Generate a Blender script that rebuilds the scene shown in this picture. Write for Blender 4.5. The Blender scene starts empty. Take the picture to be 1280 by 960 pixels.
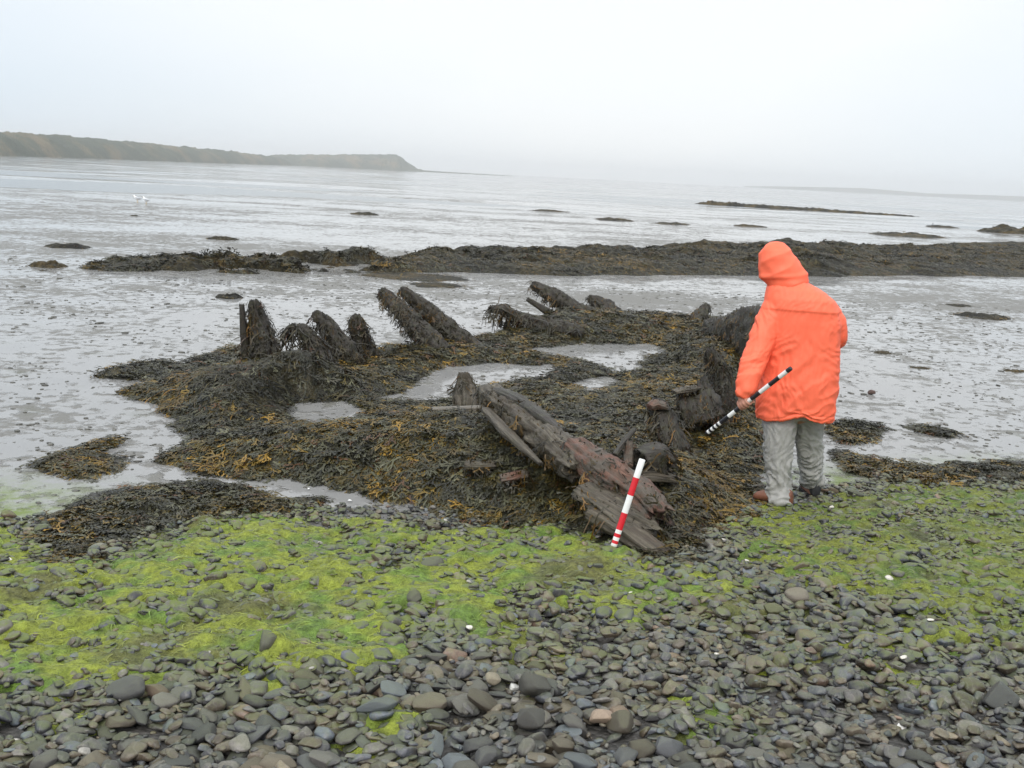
import bpy, bmesh, math
import numpy as np
from mathutils import Vector, Matrix
R = math.radians
SC = bpy.context.scene
COL = SC.collection
rng = np.random.default_rng(11)

# ------------------------------------------------------------------ camera, sky, sun, exposure
CAM_H = 2.1
FPX = 1230.0
cam_d = bpy.data.cameras.new('camera'); cam = bpy.data.objects.new('camera', cam_d); COL.objects.link(cam)
cam_d.sensor_width = 36.0; cam_d.lens = 36.0*FPX/1280.0
cam_d.clip_start = 0.05; cam_d.clip_end = 30000
CM = Matrix.Rotation(R(90-12.05), 3, 'X') @ Matrix.Rotation(R(2.95), 3, 'Z')
cam.matrix_world = Matrix.Translation((0, 0, CAM_H)) @ CM.to_4x4()
SC.camera = cam

SUN_EL, SUN_AZ = R(46), R(195)          # azimuth clockwise from +Y
world = bpy.data.worlds.new('World'); SC.world = world; world.use_nodes = True
wn, wl = world.node_tree.nodes, world.node_tree.links
wn.clear()
w_out = wn.new('ShaderNodeOutputWorld'); w_bg = wn.new('ShaderNodeBackground'); w_bg.inputs['Strength'].default_value = 0.1
sky = wn.new('ShaderNodeTexSky'); sky.sky_type = 'NISHITA'; sky.sun_disc = False
sky.sun_elevation = SUN_EL; sky.sun_rotation = SUN_AZ
w_tc = wn.new('ShaderNodeTexCoord'); w_map = wn.new('ShaderNodeMapping'); w_map.inputs['Scale'].default_value = (1.0, 1.0, 3.0)
w_map.inputs['Location'].default_value = (0.35, 0.2, 0.1)
w_no = wn.new('ShaderNodeTexNoise'); w_no.inputs['Scale'].default_value = 1.3; w_no.inputs['Detail'].default_value = 4; w_no.inputs['Roughness'].default_value = 0.45
# overcast: blue-grey towards the horizon at both sides, white in the middle, brighter overhead
w_sep = wn.new('ShaderNodeSeparateXYZ'); wl.new(w_tc.outputs['Generated'], w_sep.inputs[0])
def w_math(op, a, b_=0.0, cl=False):
    n_ = wn.new('ShaderNodeMath'); n_.operation = op; n_.use_clamp = cl
    for i_, v_ in ((0, a), (1, b_)):
        if isinstance(v_, bpy.types.NodeSocket): wl.new(v_, n_.inputs[i_])
        else: n_.inputs[i_].default_value = v_
    return n_.outputs[0]
w_f = w_math('ABSOLUTE', w_math('SUBTRACT', w_sep.outputs['X'], 0.10))
w_f = w_math('ADD', w_math('SUBTRACT', 1.05, w_math('MULTIPLY', w_f, 1.9)), w_math('MULTIPLY', w_math('SUBTRACT', w_no.outputs['Fac'], 0.5), 1.6))
w_f = w_math('ADD', w_f, w_math('MULTIPLY', w_sep.outputs['Z'], 1.3), True)
w_m1 = wn.new('ShaderNodeMix'); w_m1.data_type = 'RGBA'
w_m1.inputs[6].default_value = (6.2, 7.1, 8.0, 1); w_m1.inputs[7].default_value = (8.3, 8.5, 8.65, 1); wl.new(w_f, w_m1.inputs[0])
w_z = wn.new('ShaderNodeMapRange'); w_z.inputs['From Min'].default_value = 0.28; w_z.inputs['From Max'].default_value = 0.85; w_z.inputs['To Min'].default_value = 1.0; w_z.inputs['To Max'].default_value = 1.55
wl.new(w_sep.outputs['Z'], w_z.inputs['Value'])
w_sc = wn.new('ShaderNodeVectorMath'); w_sc.operation = 'SCALE'; wl.new(w_m1.outputs[2], w_sc.inputs[0]); wl.new(w_z.outputs[0], w_sc.inputs['Scale'])
w_mx = wn.new('ShaderNodeMix'); w_mx.data_type = 'RGBA'; w_mx.inputs[0].default_value = 0.93
wl.new(w_tc.outputs['Generated'], w_map.inputs[0]); wl.new(w_map.outputs[0], w_no.inputs['Vector'])
wl.new(sky.outputs[0], w_mx.inputs[6]); wl.new(w_sc.outputs[0], w_mx.inputs[7])
wl.new(w_mx.outputs[2], w_bg.inputs[0]); wl.new(w_bg.outputs[0], w_out.inputs[0])

sun_d = bpy.data.lights.new('sun', 'SUN'); sun_d.energy = 1.5; sun_d.angle = R(38); sun_d.color = (1.0, 0.96, 0.9)
sun = bpy.data.objects.new('sun', sun_d); COL.objects.link(sun)
sdir = Vector((math.sin(SUN_AZ)*math.cos(SUN_EL), math.cos(SUN_AZ)*math.cos(SUN_EL), math.sin(SUN_EL)))
sun.rotation_euler = sdir.to_track_quat('Z', 'Y').to_euler(); sun.location = (0, 0, 30)
SC.view_settings.view_transform = 'Standard'; SC.view_settings.look = 'None'
SC.view_settings.exposure = 0.33; SC.view_settings.gamma = 1.0; SC.view_settings.use_curve_mapping = False
SC.cycles.max_bounces = 6; SC.cycles.volume_bounces = 4
SC.cycles.use_denoising = True

# ------------------------------------------------------------------ helpers: rays, noise, meshes
CMn = np.array(CM)
def ray(px, py):
    return CMn @ np.array([(px-640)/FPX, (480-py)/FPX, -1.0])
def G(px, py, z=0.0):                      # point at height z
    d = ray(px, py); t = (z-CAM_H)/d[2]
    return np.array([d[0]*t, d[1]*t, z])
def P(px, py, Y):                          # point at distance Y
    d = ray(px, py); t = Y/d[1]
    return np.array([d[0]*t, Y, CAM_H+d[2]*t])

_pt = np.random.default_rng(5).permutation(256).astype(np.int64); _pt = np.concatenate([_pt, _pt, _pt])
_g3 = np.random.default_rng(6).normal(size=(256, 3)); _g3 /= np.linalg.norm(_g3, axis=1)[:, None]
def pn(x, y, z=0.0):                       # gradient noise about -0.8..0.8
    x, y, z = np.broadcast_arrays(np.asarray(x, float), np.asarray(y, float), np.asarray(z, float))
    xi, yi, zi = np.floor(x).astype(np.int64), np.floor(y).astype(np.int64), np.floor(z).astype(np.int64)
    xf, yf, zf = x-xi, y-yi, z-zi
    u, v, w = [f*f*f*(f*(f*6-15)+10) for f in (xf, yf, zf)]
    out = 0
    for dx in (0, 1):
        wx = u if dx else 1-u
        for dy in (0, 1):
            wy = v if dy else 1-v
            for dz in (0, 1):
                wz = w if dz else 1-w
                h = _pt[_pt[_pt[(xi+dx) & 255]+((yi+dy) & 255)]+((zi+dz) & 255)]
                g = _g3[h]
                out = out+wx*wy*wz*(g[..., 0]*(xf-dx)+g[..., 1]*(yf-dy)+g[..., 2]*(zf-dz))
    return out*1.5
def fbm(x, y, z=0.0, o=4, g=0.5):
    s, a, f = 0, 1.0, 1.0
    for _ in range(o):
        s = s+a*pn(x*f, y*f, np.asarray(z)*f+_*7.3); a *= g; f *= 2.03
    return s
def ss(a, b, x):
    t = np.clip((x-a)/(b-a), 0, 1); return t*t*(3-2*t)

def mesh_np(name, V, F, mat=None, attrs=None, smooth=True, mats=None, midx=None):
    V = np.asarray(V, dtype=np.float32); F = np.asarray(F, dtype=np.int32)
    me = bpy.data.meshes.new(name)
    k = F.shape[1]
    me.vertices.add(len(V)); me.vertices.foreach_set('co', V.ravel())
    me.loops.add(F.size); me.loops.foreach_set('vertex_index', F.ravel())
    me.polygons.add(len(F))
    me.polygons.foreach_set('loop_start', np.arange(0, F.size, k, dtype=np.int32))
    me.polygons.foreach_set('loop_total', np.full(len(F), k, dtype=np.int32))
    me.update(calc_edges=True)
    me.polygons.foreach_set('use_smooth', np.full(len(F), smooth, dtype=bool))
    for an, av in (attrs or {}).items():
        av = np.asarray(av, dtype=np.float32)
        if av.ndim == 1:
            a = me.attributes.new(an, 'FLOAT', 'POINT'); a.data.foreach_set('value', av)
        else:
            a = me.attributes.new(an, 'FLOAT_VECTOR', 'POINT'); a.data.foreach_set('vector', av[:, :3].ravel())
    for m in (mats or ([mat] if mat else [])): me.materials.append(m)
    if midx is not None: me.polygons.foreach_set('material_index', np.asarray(midx, dtype=np.int32))
    me.validate()
    return me
def link(name, me, parent=None, **props):
    o = bpy.data.objects.new(name, me); COL.objects.link(o)
    if parent is not None: o.parent = parent
    for k, v in props.items(): o[k] = v
    return o
def empty(name, loc, **props):
    o = bpy.data.objects.new(name, None); COL.objects.link(o); o.location = loc; o.empty_display_size = 0.1
    for k, v in props.items(): o[k] = v
    return o
def rebase(me, loc):
    n = len(me.vertices); a = np.empty(n*3, np.float32); me.vertices.foreach_get('co', a)
    a = a.reshape(-1, 3)-np.asarray(loc, np.float32); me.vertices.foreach_set('co', a.ravel()); me.update()
def grid_faces(nr, nc, wrap=False):
    i = np.arange(nr-1)[:, None]; j = np.arange(nc if wrap else nc-1)[None, :]; j2 = (j+1) % nc
    return np.stack([i*nc+j, i*nc+j2, (i+1)*nc+j2, (i+1)*nc+j], -1).reshape(-1, 4)

# ------------------------------------------------------------------ materials
def mat(name):
    m = bpy.data.materials.new(name); m.use_nodes = True
    nt = m.node_tree; b = nt.nodes['Principled BSDF']
    return m, nt, b
def N(nt, typ, ins=None, **kw):
    n = nt.nodes.new(typ)
    for k, v in kw.items(): setattr(n, k, v)
    for k, v in (ins or {}).items():
        if isinstance(v, bpy.types.NodeSocket): nt.links.new(v, n.inputs[k])
        else: n.inputs[k].default_value = v
    return n
def noise(nt, vec, scale, detail=3, rough=0.5, dist=0.0):
    return N(nt, 'ShaderNodeTexNoise', {'Vector': vec, 'Scale': scale, 'Detail': detail, 'Roughness': rough, 'Distortion': dist}).outputs['Fac']
def ramp(nt, fac, *els):
    n = nt.nodes.new('ShaderNodeValToRGB'); nt.links.new(fac, n.inputs[0]); cr = n.color_ramp
    while len(cr.elements) < len(els): cr.elements.new(0.5)
    for e, (p_, c) in zip(cr.elements, els):
        e.position = p_; e.color = (*c, 1) if isinstance(c, tuple) else (c, c, c, 1)
    return n.outputs[0]
def mixc(nt, f, a, b, mode='MIX'):
    n = nt.nodes.new('ShaderNodeMix'); n.data_type = 'RGBA'; n.blend_type = mode
    for i, v in ((0, f), (6, a), (7, b)):
        if isinstance(v, bpy.types.NodeSocket): nt.links.new(v, n.inputs[i])
        else: n.inputs[i].default_value = v if i == 0 else (*v, 1)
    return n.outputs[2]
def mth(nt, op, a, b=0.0, clamp=False):
    n = nt.nodes.new('ShaderNodeMath'); n.operation = op; n.use_clamp = clamp
    for i, v in ((0, a), (1, b)):
        if isinstance(v, bpy.types.NodeSocket): nt.links.new(v, n.inputs[i])
        else: n.inputs[i].default_value = v
    return n.outputs[0]
def attr(nt, name): return N(nt, 'ShaderNodeAttribute', attribute_name=name)
def pos(nt): return N(nt, 'ShaderNodeNewGeometry').outputs['Position']
def bump(nt, b, h, strength, dist):
    n = N(nt, 'ShaderNodeBump', {'Height': h, 'Strength': strength, 'Distance': dist}); nt.links.new(n.outputs[0], b.inputs['Normal']); return n
def setc(nt, b, sock, v):
    if isinstance(v, bpy.types.NodeSocket): nt.links.new(v, b.inputs[sock])
    else: b.inputs[sock].default_value = (*v, 1) if isinstance(v, tuple) else v

M = {}
# ground: wet mudflat, shingle bed and a thin film of green near the beach
m, nt, b = mat('wet_mud_and_shingle_bed'); M['ground'] = m
p_ = pos(nt)
far = mth(nt, 'DIVIDE', N(nt, 'ShaderNodeVectorMath', {0: p_}, operation='LENGTH').outputs['Value'], 60.0, clamp=True)
n1 = noise(nt, p_, 6.5, 3, 0.6); n2 = noise(nt, p_, 1.1, 3, 0.5); n3 = noise(nt, p_, 0.16, 4, 0.6); n4 = noise(nt, p_, 30.0, 2, 0.6)
hgt = mth(nt, 'ADD', mth(nt, 'MULTIPLY', n1, 0.6), mth(nt, 'ADD', mth(nt, 'MULTIPLY', n2, 0.35), mth(nt, 'MULTIPLY', n3, 0.25)))
hgt = mth(nt, 'ADD', hgt, mth(nt, 'SUBTRACT', mth(nt, 'MULTIPLY', n4, 0.06), mth(nt, 'MULTIPLY', far, 0.07)))
hgt = mth(nt, 'ADD', hgt, mth(nt, 'MULTIPLY', attr(nt, 'dry').outputs['Fac'], 0.10))
lump = N(nt, 'ShaderNodeMapRange', {'Value': hgt, 'From Min': 0.625, 'From Max': 0.72}, interpolation_type='SMOOTHSTEP').outputs[0]
mudc = mixc(nt, n2, (0.21, 0.21, 0.21), (0.29, 0.288, 0.28))
mudc = mixc(nt, mth(nt, 'MULTIPLY', lump, 0.75), mudc, (0.115, 0.11, 0.095))
weedy = N(nt, 'ShaderNodeMapRange', {'Value': noise(nt, p_, 2.2, 4, 0.6), 'From Min': 0.60, 'From Max': 0.72}).outputs[0]
mudc = mixc(nt, mth(nt, 'MULTIPLY', weedy, 0.45), mudc, (0.085, 0.09, 0.055))
vor = N(nt, 'ShaderNodeTexVoronoi', {'Vector': p_, 'Scale': 42.0}); vd = vor.outputs['Distance']; vc = N(nt, 'ShaderNodeRGBToBW', {0: vor.outputs['Color']}).outputs[0]
grav = mixc(nt, 0.35, mixc(nt, noise(nt, p_, 9.0, 2), (0.045, 0.045, 0.043), (0.115, 0.108, 0.1)), vc, 'MULTIPLY')
beach = attr(nt, 'beach').outputs['Fac']
col = mixc(nt, beach, mudc, grav)
gf = attr(nt, 'green').outputs['Fac']
gm = mth(nt, 'MULTIPLY', gf, N(nt, 'ShaderNodeMapRange', {'Value': noise(nt, p_, 5.0, 5, 0.7), 'From Min': 0.38, 'From Max': 0.6}).outputs[0])
col = mixc(nt, gm, col, (0.13, 0.18, 0.03))
setc(nt, b, 'Base Color', col)
r_ = mth(nt, 'ADD', 0.07, mth(nt, 'MULTIPLY', lump, 0.42))
r_ = mth(nt, 'MAXIMUM', r_, mth(nt, 'MULTIPLY', beach, 0.55)); r_ = mth(nt, 'MAXIMUM', r_, mth(nt, 'MULTIPLY', gm, 0.6))
setc(nt, b, 'Roughness', r_)
hb = mth(nt, 'MULTIPLY', lump, mth(nt, 'ADD', 0.5, n4))
hb = mth(nt, 'ADD', mth(nt, 'MULTIPLY', hb, mth(nt, 'SUBTRACT', 1.0, beach)), mth(nt, 'MULTIPLY', mth(nt, 'SUBTRACT', 0.6, vd), beach))
bump(nt, b, hb, 1.0, 0.012)
b.inputs['IOR'].default_value = 1.36

# sea: far shallow water
m, nt, b = mat('shallow_sea'); M['water'] = m
p_ = pos(nt)
setc(nt, b, 'Base Color', (0.13, 0.15, 0.16)); b.inputs['IOR'].default_value = 1.33
sp = N(nt, 'ShaderNodeVectorMath', {0: p_, 1: (0.6, 1.0, 1.0)}, operation='MULTIPLY').outputs[0]
b.inputs['Roughness'].default_value = 0.16
bump(nt, b, noise(nt, sp, 2.5, 4, 0.65), 0.6, 0.03)

def stone_mat(name, from_obj):
    m, nt, b = mat(name)
    if from_obj:
        oi = N(nt, 'ShaderNodeObjectInfo'); c, al = oi.outputs['Color'], oi.outputs['Alpha']
        vec = N(nt, 'ShaderNodeTexCoord').outputs['Object']
        vec = N(nt, 'ShaderNodeVectorMath', {0: vec, 1: oi.outputs['Location']}, operation='ADD').outputs[0]
    else:
        c, al = attr(nt, 'tint').outputs['Vector'], attr(nt, 'alg').outputs['Fac']; vec = pos(nt)
    a = noise(nt, vec, 28, 4, 0.65); b2 = noise(nt, vec, 160, 3, 0.6)
    vein = N(nt, 'ShaderNodeTexWave', {'Vector': vec, 'Scale': 9.0, 'Distortion': 9.0, 'Detail': 3.0, 'Detail Scale': 2.0}).outputs['Fac']
    cc = mixc(nt, 1.0, c, ramp(nt, a, (0.25, 0.62), (0.5, 0.97), (0.75, 1.3)), 'MULTIPLY')
    cc = mixc(nt, 1.0, cc, ramp(nt, b2, (0.3, 0.78), (0.7, 1.2)), 'MULTIPLY')
    cc = mixc(nt, mth(nt, 'MULTIPLY', ramp(nt, vein, (0.93, 0.0), (1.0, 1.0)), 0.35), cc, (0.2, 0.19, 0.17))
    brn = N(nt, 'ShaderNodeMapRange', {'Value': noise(nt, vec, 13, 3, 0.6), 'From Min': 0.5, 'From Max': 0.7}).outputs[0]
    cc = mixc(nt, mth(nt, 'MULTIPLY', brn, 0.4), cc, (0.085, 0.07, 0.04))
    gz = N(nt, 'ShaderNodeSeparateXYZ', {0: N(nt, 'ShaderNodeNewGeometry').outputs['Normal']}).outputs['Z']
    gfac = mth(nt, 'MULTIPLY', al, N(nt, 'ShaderNodeMapRange', {'Value': mth(nt, 'ADD', noise(nt, vec, 20, 4, 0.7), mth(nt, 'MULTIPLY', gz, 0.25)), 'From Min': 0.58, 'From Max': 0.78}).outputs[0], clamp=True)
    cc = mixc(nt, gfac, cc, (0.11, 0.14, 0.03))
    setc(nt, b, 'Base Color', cc)
    setc(nt, b, 'Roughness', mth(nt, 'ADD', 0.2, mth(nt, 'MULTIPLY', a, 0.42)))
    bump(nt, b, mth(nt, 'ADD', a, mth(nt, 'MULTIPLY', b2, 0.3)), 0.5, 0.006)
    return m
M['stone_obj'] = stone_mat('cobble_stone', True); M['stone'] = stone_mat('shingle_stone', False)

m, nt, b = mat('green_algae'); M['algae'] = m
p_ = pos(nt); t_ = attr(nt, 'tint').outputs['Vector']
cc = mixc(nt, 1.0, t_, ramp(nt, noise(nt, p_, 22, 5, 0.8), (0.3, 0.35), (0.7, 1.7)), 'MULTIPLY')
setc(nt, b, 'Base Color', cc); b.inputs['Roughness'].default_value = 0.5
b.inputs['Specular IOR Level'].default_value = 0.35
wv = noise(nt, N(nt, 'ShaderNodeVectorMath', {0: p_, 1: (1.0, 0.35, 1.0)}, operation='MULTIPLY').outputs[0], 120, 3, 0.7)
bump(nt, b, mth(nt, 'ADD', noise(nt, p_, 35, 4, 0.7), mth(nt, 'MULTIPLY', wv, 0.5)), 1.0, 0.02)
m, nt, b = mat('algae_filament'); M['filament'] = m
setc(nt, b, 'Base Color', attr(nt, 'tint').outputs['Vector']); b.inputs['Roughness'].default_value = 0.45

m, nt, b = mat('wrack_mass'); M['weed_base'] = m
p_ = pos(nt); k = noise(nt, p_, 3.0, 4, 0.6); k2 = noise(nt, p_, 28, 4, 0.75)
cc = mixc(nt, N(nt, 'ShaderNodeMapRange', {'Value': k, 'From Min': 0.4, 'From Max': 0.65}).outputs[0], (0.022, 0.02, 0.013), (0.055, 0.045, 0.016))
cc = mixc(nt, 1.0, cc, ramp(nt, k2, (0.3, 0.35), (0.7, 1.9)), 'MULTIPLY')
setc(nt, b, 'Base Color', cc); b.inputs['Roughness'].default_value = 0.4
bump(nt, b, k2, 1.0, 0.03)
m, nt, b = mat('wrack_frond'); M['frond'] = m
setc(nt, b, 'Base Color', attr(nt, 'tint').outputs['Vector']); b.inputs['Roughness'].default_value = 0.42; b.inputs['Specular IOR Level'].default_value = 0.38

m, nt, b = mat('reef_wrack'); M['reef'] = m
p_ = pos(nt); k = noise(nt, p_, 0.8, 5, 0.65); k2 = noise(nt, p_, 9, 5, 0.8)
cc = ramp(nt, k, (0.38, (0.012, 0.011, 0.008)), (0.5, (0.028, 0.024, 0.012)), (0.62, (0.065, 0.046, 0.018)))
cc = mixc(nt, 1.0, cc, ramp(nt, k2, (0.35, 0.25), (0.65, 2.2)), 'MULTIPLY')
setc(nt, b, 'Base Color', cc); b.inputs['Roughness'].default_value = 0.6; b.inputs['Specular IOR Level'].default_value = 0.25
bump(nt, b, k2, 1.0, 0.10)

def wood_mat(name, c1, c2, c3, stain, green=0.25, patch=False):
    m, nt, b = mat(name)
    g = attr(nt, 'grain').outputs['Vector']; p_ = pos(nt)
    gr = noise(nt, g, 75, 5, 0.72, 0.5); g2 = noise(nt, g, 14, 4, 0.6)
    cc = ramp(nt, gr, (0.32, c1), (0.5, c2), (0.68, c3))
    cc = mixc(nt, mth(nt, 'MULTIPLY', ramp(nt, g2, (0.45, 0.0), (0.62, 1.0)), 0.6), cc, stain)
    gg = N(nt, 'ShaderNodeMapRange', {'Value': noise(nt, p_, 16, 4, 0.7), 'From Min': 0.5, 'From Max': 0.66}).outputs[0]
    cc = mixc(nt, mth(nt, 'MULTIPLY', gg, green), cc, (0.05, 0.055, 0.02))
    if patch:
        cc = mixc(nt, N(nt, 'ShaderNodeMapRange', {'Value': noise(nt, p_, 7, 4, 0.6), 'From Min': 0.44, 'From Max': 0.56}).outputs[0], cc, mixc(nt, gr, (0.03, 0.025, 0.018), (0.14, 0.115, 0.088)))
    setc(nt, b, 'Base Color', cc); b.inputs['Roughness'].default_value = 0.48
    bump(nt, b, mth(nt, 'ADD', gr, mth(nt, 'MULTIPLY', noise(nt, p_, 45, 3, 0.7), 0.4)), 0.9, 0.012)
    return m
M['wood_grey'] = wood_mat('weathered_grey_timber', (0.018, 0.015, 0.010), (0.072, 0.06, 0.042), (0.17, 0.145, 0.105), (0.045, 0.032, 0.02))
M['wood_red'] = wood_mat('reddish_split_timber', (0.026, 0.012, 0.008), (0.115, 0.05, 0.03), (0.2, 0.105, 0.07), (0.07, 0.055, 0.038), 0.3, True)
M['wood_dark'] = wood_mat('dark_waterlogged_timber', (0.010, 0.008, 0.006), (0.024, 0.018, 0.013), (0.048, 0.035, 0.025), (0.022, 0.02, 0.01), 0.5)
M['wood_pale'] = wood_mat('pale_plank_timber', (0.05, 0.045, 0.035), (0.13, 0.115, 0.09), (0.24, 0.21, 0.175), (0.1, 0.08, 0.06), 0.2)

def flat_mat(name, c, rough=0.5, spec=0.5, var=0.12, sc=60, bmp=0.0, vscale=(1, 1, 1)):
    m, nt, b = mat(name); p_ = pos(nt)
    v = N(nt, 'ShaderNodeVectorMath', {0: p_, 1: vscale}, operation='MULTIPLY').outputs[0]
    n_ = noise(nt, v, sc, 4, 0.6)
    setc(nt, b, 'Base Color', mixc(nt, 1.0, c, ramp(nt, n_, (0.25, 1-var), (0.75, 1+var)), 'MULTIPLY'))
    b.inputs['Roughness'].default_value = rough; b.inputs['Specular IOR Level'].default_value = spec
    if bmp: bump(nt, b, n_, 0.6, bmp)
    return m
M['jacket'] = flat_mat('fluorescent_orange_nylon', (1.0, 0.175, 0.09), 0.55, 0.3, 0.05, 30, 0.003)
M['jacket_dark'] = flat_mat('dark_navy_lining', (0.03, 0.04, 0.1), 0.7)
M['trouser'] = flat_mat('grey_waterproof_trousers', (0.335, 0.332, 0.315), 0.6, 0.3, 0.10, 18, 0.006)
M['skin'] = flat_mat('skin', (0.42, 0.2, 0.14), 0.5, 0.4, 0.1, 60)
M['shoe'] = flat_mat('brown_leather', (0.16, 0.062, 0.035), 0.5, 0.4, 0.2, 50, 0.003)
M['black'] = flat_mat('black_rubber', (0.018, 0.018, 0.02), 0.55)
M['white_paint'] = flat_mat('white_paint', (0.8, 0.8, 0.79), 0.35, 0.5, 0.05, 80)
M['red_paint'] = flat_mat('red_paint', (0.62, 0.018, 0.03), 0.35, 0.5, 0.08, 80)
M['black_paint'] = flat_mat('black_paint', (0.02, 0.02, 0.025), 0.35)
M['gull_grey'] = flat_mat('gull_grey', (0.4, 0.42, 0.45), 0.7)
M['beak'] = flat_mat('gull_beak', (0.6, 0.35, 0.05), 0.5)
m, nt, b = mat('wooded_headland'); M['hill'] = m
p_ = pos(nt); k = noise(nt, p_, 0.02, 5, 0.7)
setc(nt, b, 'Base Color', ramp(nt, k, (0.35, (0.028, 0.04, 0.02)), (0.5, (0.045, 0.055, 0.028)), (0.62, (0.13, 0.10, 0.05))))
b.inputs['Roughness'].default_value = 0.9; bump(nt, b, noise(nt, p_, 0.12, 4, 0.7), 1.0, 3.0)

# ------------------------------------------------------------------ terrain function and zones
def beach_edge(x): return 6.05+0.30*x+0.22*pn(x*0.7, 3.1)+0.08*pn(x*2.6, 9.0)
def terrain(x, y):
    d = beach_edge(x)-y
    z = 0.088*np.where(d > 0, d, 0)*ss(-0.3, 1.2, d)
    r = np.hypot(x, y)
    z = z-0.006*np.clip(r-30, 0, 500)
    und = 0.012*pn(x*0.35, y*0.35, 2.0)+0.006*pn(x*1.3, y*1.3, 5.0)
    big = 0.16*fbm(x*0.018, y*0.05, 8.0, 3)*ss(25, 90, r)
    return z+und+big
def water_z(r): return -0.035-0.006*np.clip(r-30, 0, 500)

def Gt(px, py, dz=0.0):
    z = 0.0
    for _ in range(12):
        q = G(px, py, z+dz); z = 0.5*z+0.5*float(terrain(q[0], q[1]))
    return q
def poly_world(pts): return np.array([Gt(*p)[:2] for p in pts])
def sdf(poly, X, Y):                       # signed distance, positive inside
    d2 = np.full(X.shape, 1e9); ins = np.zeros(X.shape, bool)
    n = len(poly)
    for i in range(n):
        a, b_ = poly[i], poly[(i+1) % n]; e = b_-a
        wx, wy = X-a[0], Y-a[1]
        t = np.clip((wx*e[0]+wy*e[1])/(e@e+1e-9), 0, 1)
        d2 = np.minimum(d2, (wx-e[0]*t)**2+(wy-e[1]*t)**2)
        c = (a[1] <= Y) != (b_[1] <= Y)
        with np.errstate(divide='ignore', invalid='ignore'):
            xi = a[0]+(Y-a[1])/(e[1] if abs(e[1]) > 1e-9 else 1e-9)*e[0]
        ins ^= (c & (X < xi))
    return np.where(ins, 1, -1)*np.sqrt(d2)

WEED = {
 'wreck': [(150,492),(200,472),(245,448),(300,432),(350,448),(395,452),(440,446),(480,434),(540,430),(600,423),(640,414),(700,400),(750,390),(800,396),(850,402),(880,396),(950,400),(985,404),
           (1010,440),(1012,500),(990,540),(955,575),(950,620),(915,660),(880,695),(850,715),(790,706),(745,685),(700,664),(640,662),(590,654),(540,642),(480,622),(400,604),(320,600),(240,592),(195,575),(232,548),(222,522)],
 'a': [(50,578),(90,556),(150,546),(168,550),(122,566),(158,583),(100,600),(65,592)],
 'b': [(28,702),(48,652),(110,628),(180,606),(260,602),(345,618),(410,630),(380,645),(290,650),(230,657),(180,685),(120,706),(60,712)],
 'c': [(112,470),(150,458),(200,450),(238,458),(215,468),(160,474)],
 'd': [(1028,532),(1070,524),(1112,540),(1092,551),(1040,553)],
 'e': [(1035,562),(1090,574),(1160,584),(1230,578),(1300,583),(1400,592),(1380,612),(1290,606),(1180,607),(1110,604),(1060,588)],
 'f': [(1118,530),(1150,532),(1196,542),(1186,549),(1150,540)],
 'g': [(48,772),(70,763),(104,768),(96,784),(60,786)],
}
HOLES = [[(470,500),(515,480),(558,458),(600,454),(700,455),(692,470),(640,477),(590,486),(560,500),(500,504)],
         [(648,437),(720,430),(812,428),(842,440),(800,452),(812,465),(770,468),(740,452),(690,446)],
         [(342,520),(375,503),(430,501),(462,512),(440,528),(385,535)],
         [(705,480),(760,468),(780,478),(740,492)],
         [(200,588),(262,596),(330,600),(400,608),(390,618),(330,607),(262,602),(215,598)]]
MOUNDS = [ # x, y, rx, ry, rot, h
 (-1.92, 8.8, 0.42, 0.36, 20, 0.37), (-2.35, 8.35, 0.40, 0.35, 30, 0.20), (-2.75, 8.6, 0.45, 0.5, 0, 0.12), (-2.55, 9.4, 0.4, 0.4, 0, 0.16), (-2.35, 7.85, 0.5, 0.3, 20, 0.10),
 (-0.15, 6.75, 1.0, 0.7, -10, 0.27), (-1.35, 6.95, 0.9, 0.45, 0, 0.12), (0.75, 6.35, 0.55, 0.7, 10, 0.25),
 (-0.9, 10.9, 1.1, 0.5, 15, 0.10), (-1.7, 9.6, 0.5, 0.8, 20, 0.09), (0.75, 13.6, 1.3, 0.8, 15, 0.18), (2.1, 14.3, 1.2, 0.7, 0, 0.12),
 (1.7, 8.6, 0.6, 1.1, -10, 0.16), (2.5, 11.5, 0.5, 1.6, -10, 0.26), (0.2, 9.3, 0.9, 0.35, 0, 0.03), (1.2, 10.2, 0.7, 0.5, 0, 0.06)]
def mounds(X, Y):
    z = 0
    for x, y, rx, ry, ro, h in MOUNDS:
        c, s = math.cos(R(ro)), math.sin(R(ro)); u = ((X-x)*c+(Y-y)*s)/rx; v = (-(X-x)*s+(Y-y)*c)/ry
        z = z+h*np.exp(-(u*u+v*v)*1.1)
    return z
GS = 0.025
gx = np.arange(-7.0, 8.5, GS); gy = np.arange(1.2, 16.5, GS)
GX, GY = np.meshgrid(gx, gy)                # rows y, cols x
TZ = terrain(GX, GY)
WX = GX+0.10*pn(GX*3, GY*3, 1)+0.04*pn(GX*11, GY*11, 2); WY = GY+0.16*pn(GX*3, GY*3, 4)+0.06*pn(GX*11, GY*11, 6)
S_w = {k: sdf(poly_world(v), WX, WY) for k, v in WEED.items()}
for h in HOLES: S_w['wreck'] = np.minimum(S_w['wreck'], -sdf(poly_world(h), WX, WY))
S_all = np.maximum.reduce(list(S_w.values()))
bumpy = 0.05*fbm(GX*3.6, GY*3.6, 3.0, 3)+0.045*np.abs(pn(GX*2.2, GY*2.2, 9.0))
thick = ss(0.0, 0.5, S_all)
WZ = TZ+np.where(S_all > 0, 0.012, -0.02)+thick*(0.025+bumpy)+mounds(GX, GY)*ss(-0.02, 0.3, S_w['wreck'])
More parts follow.
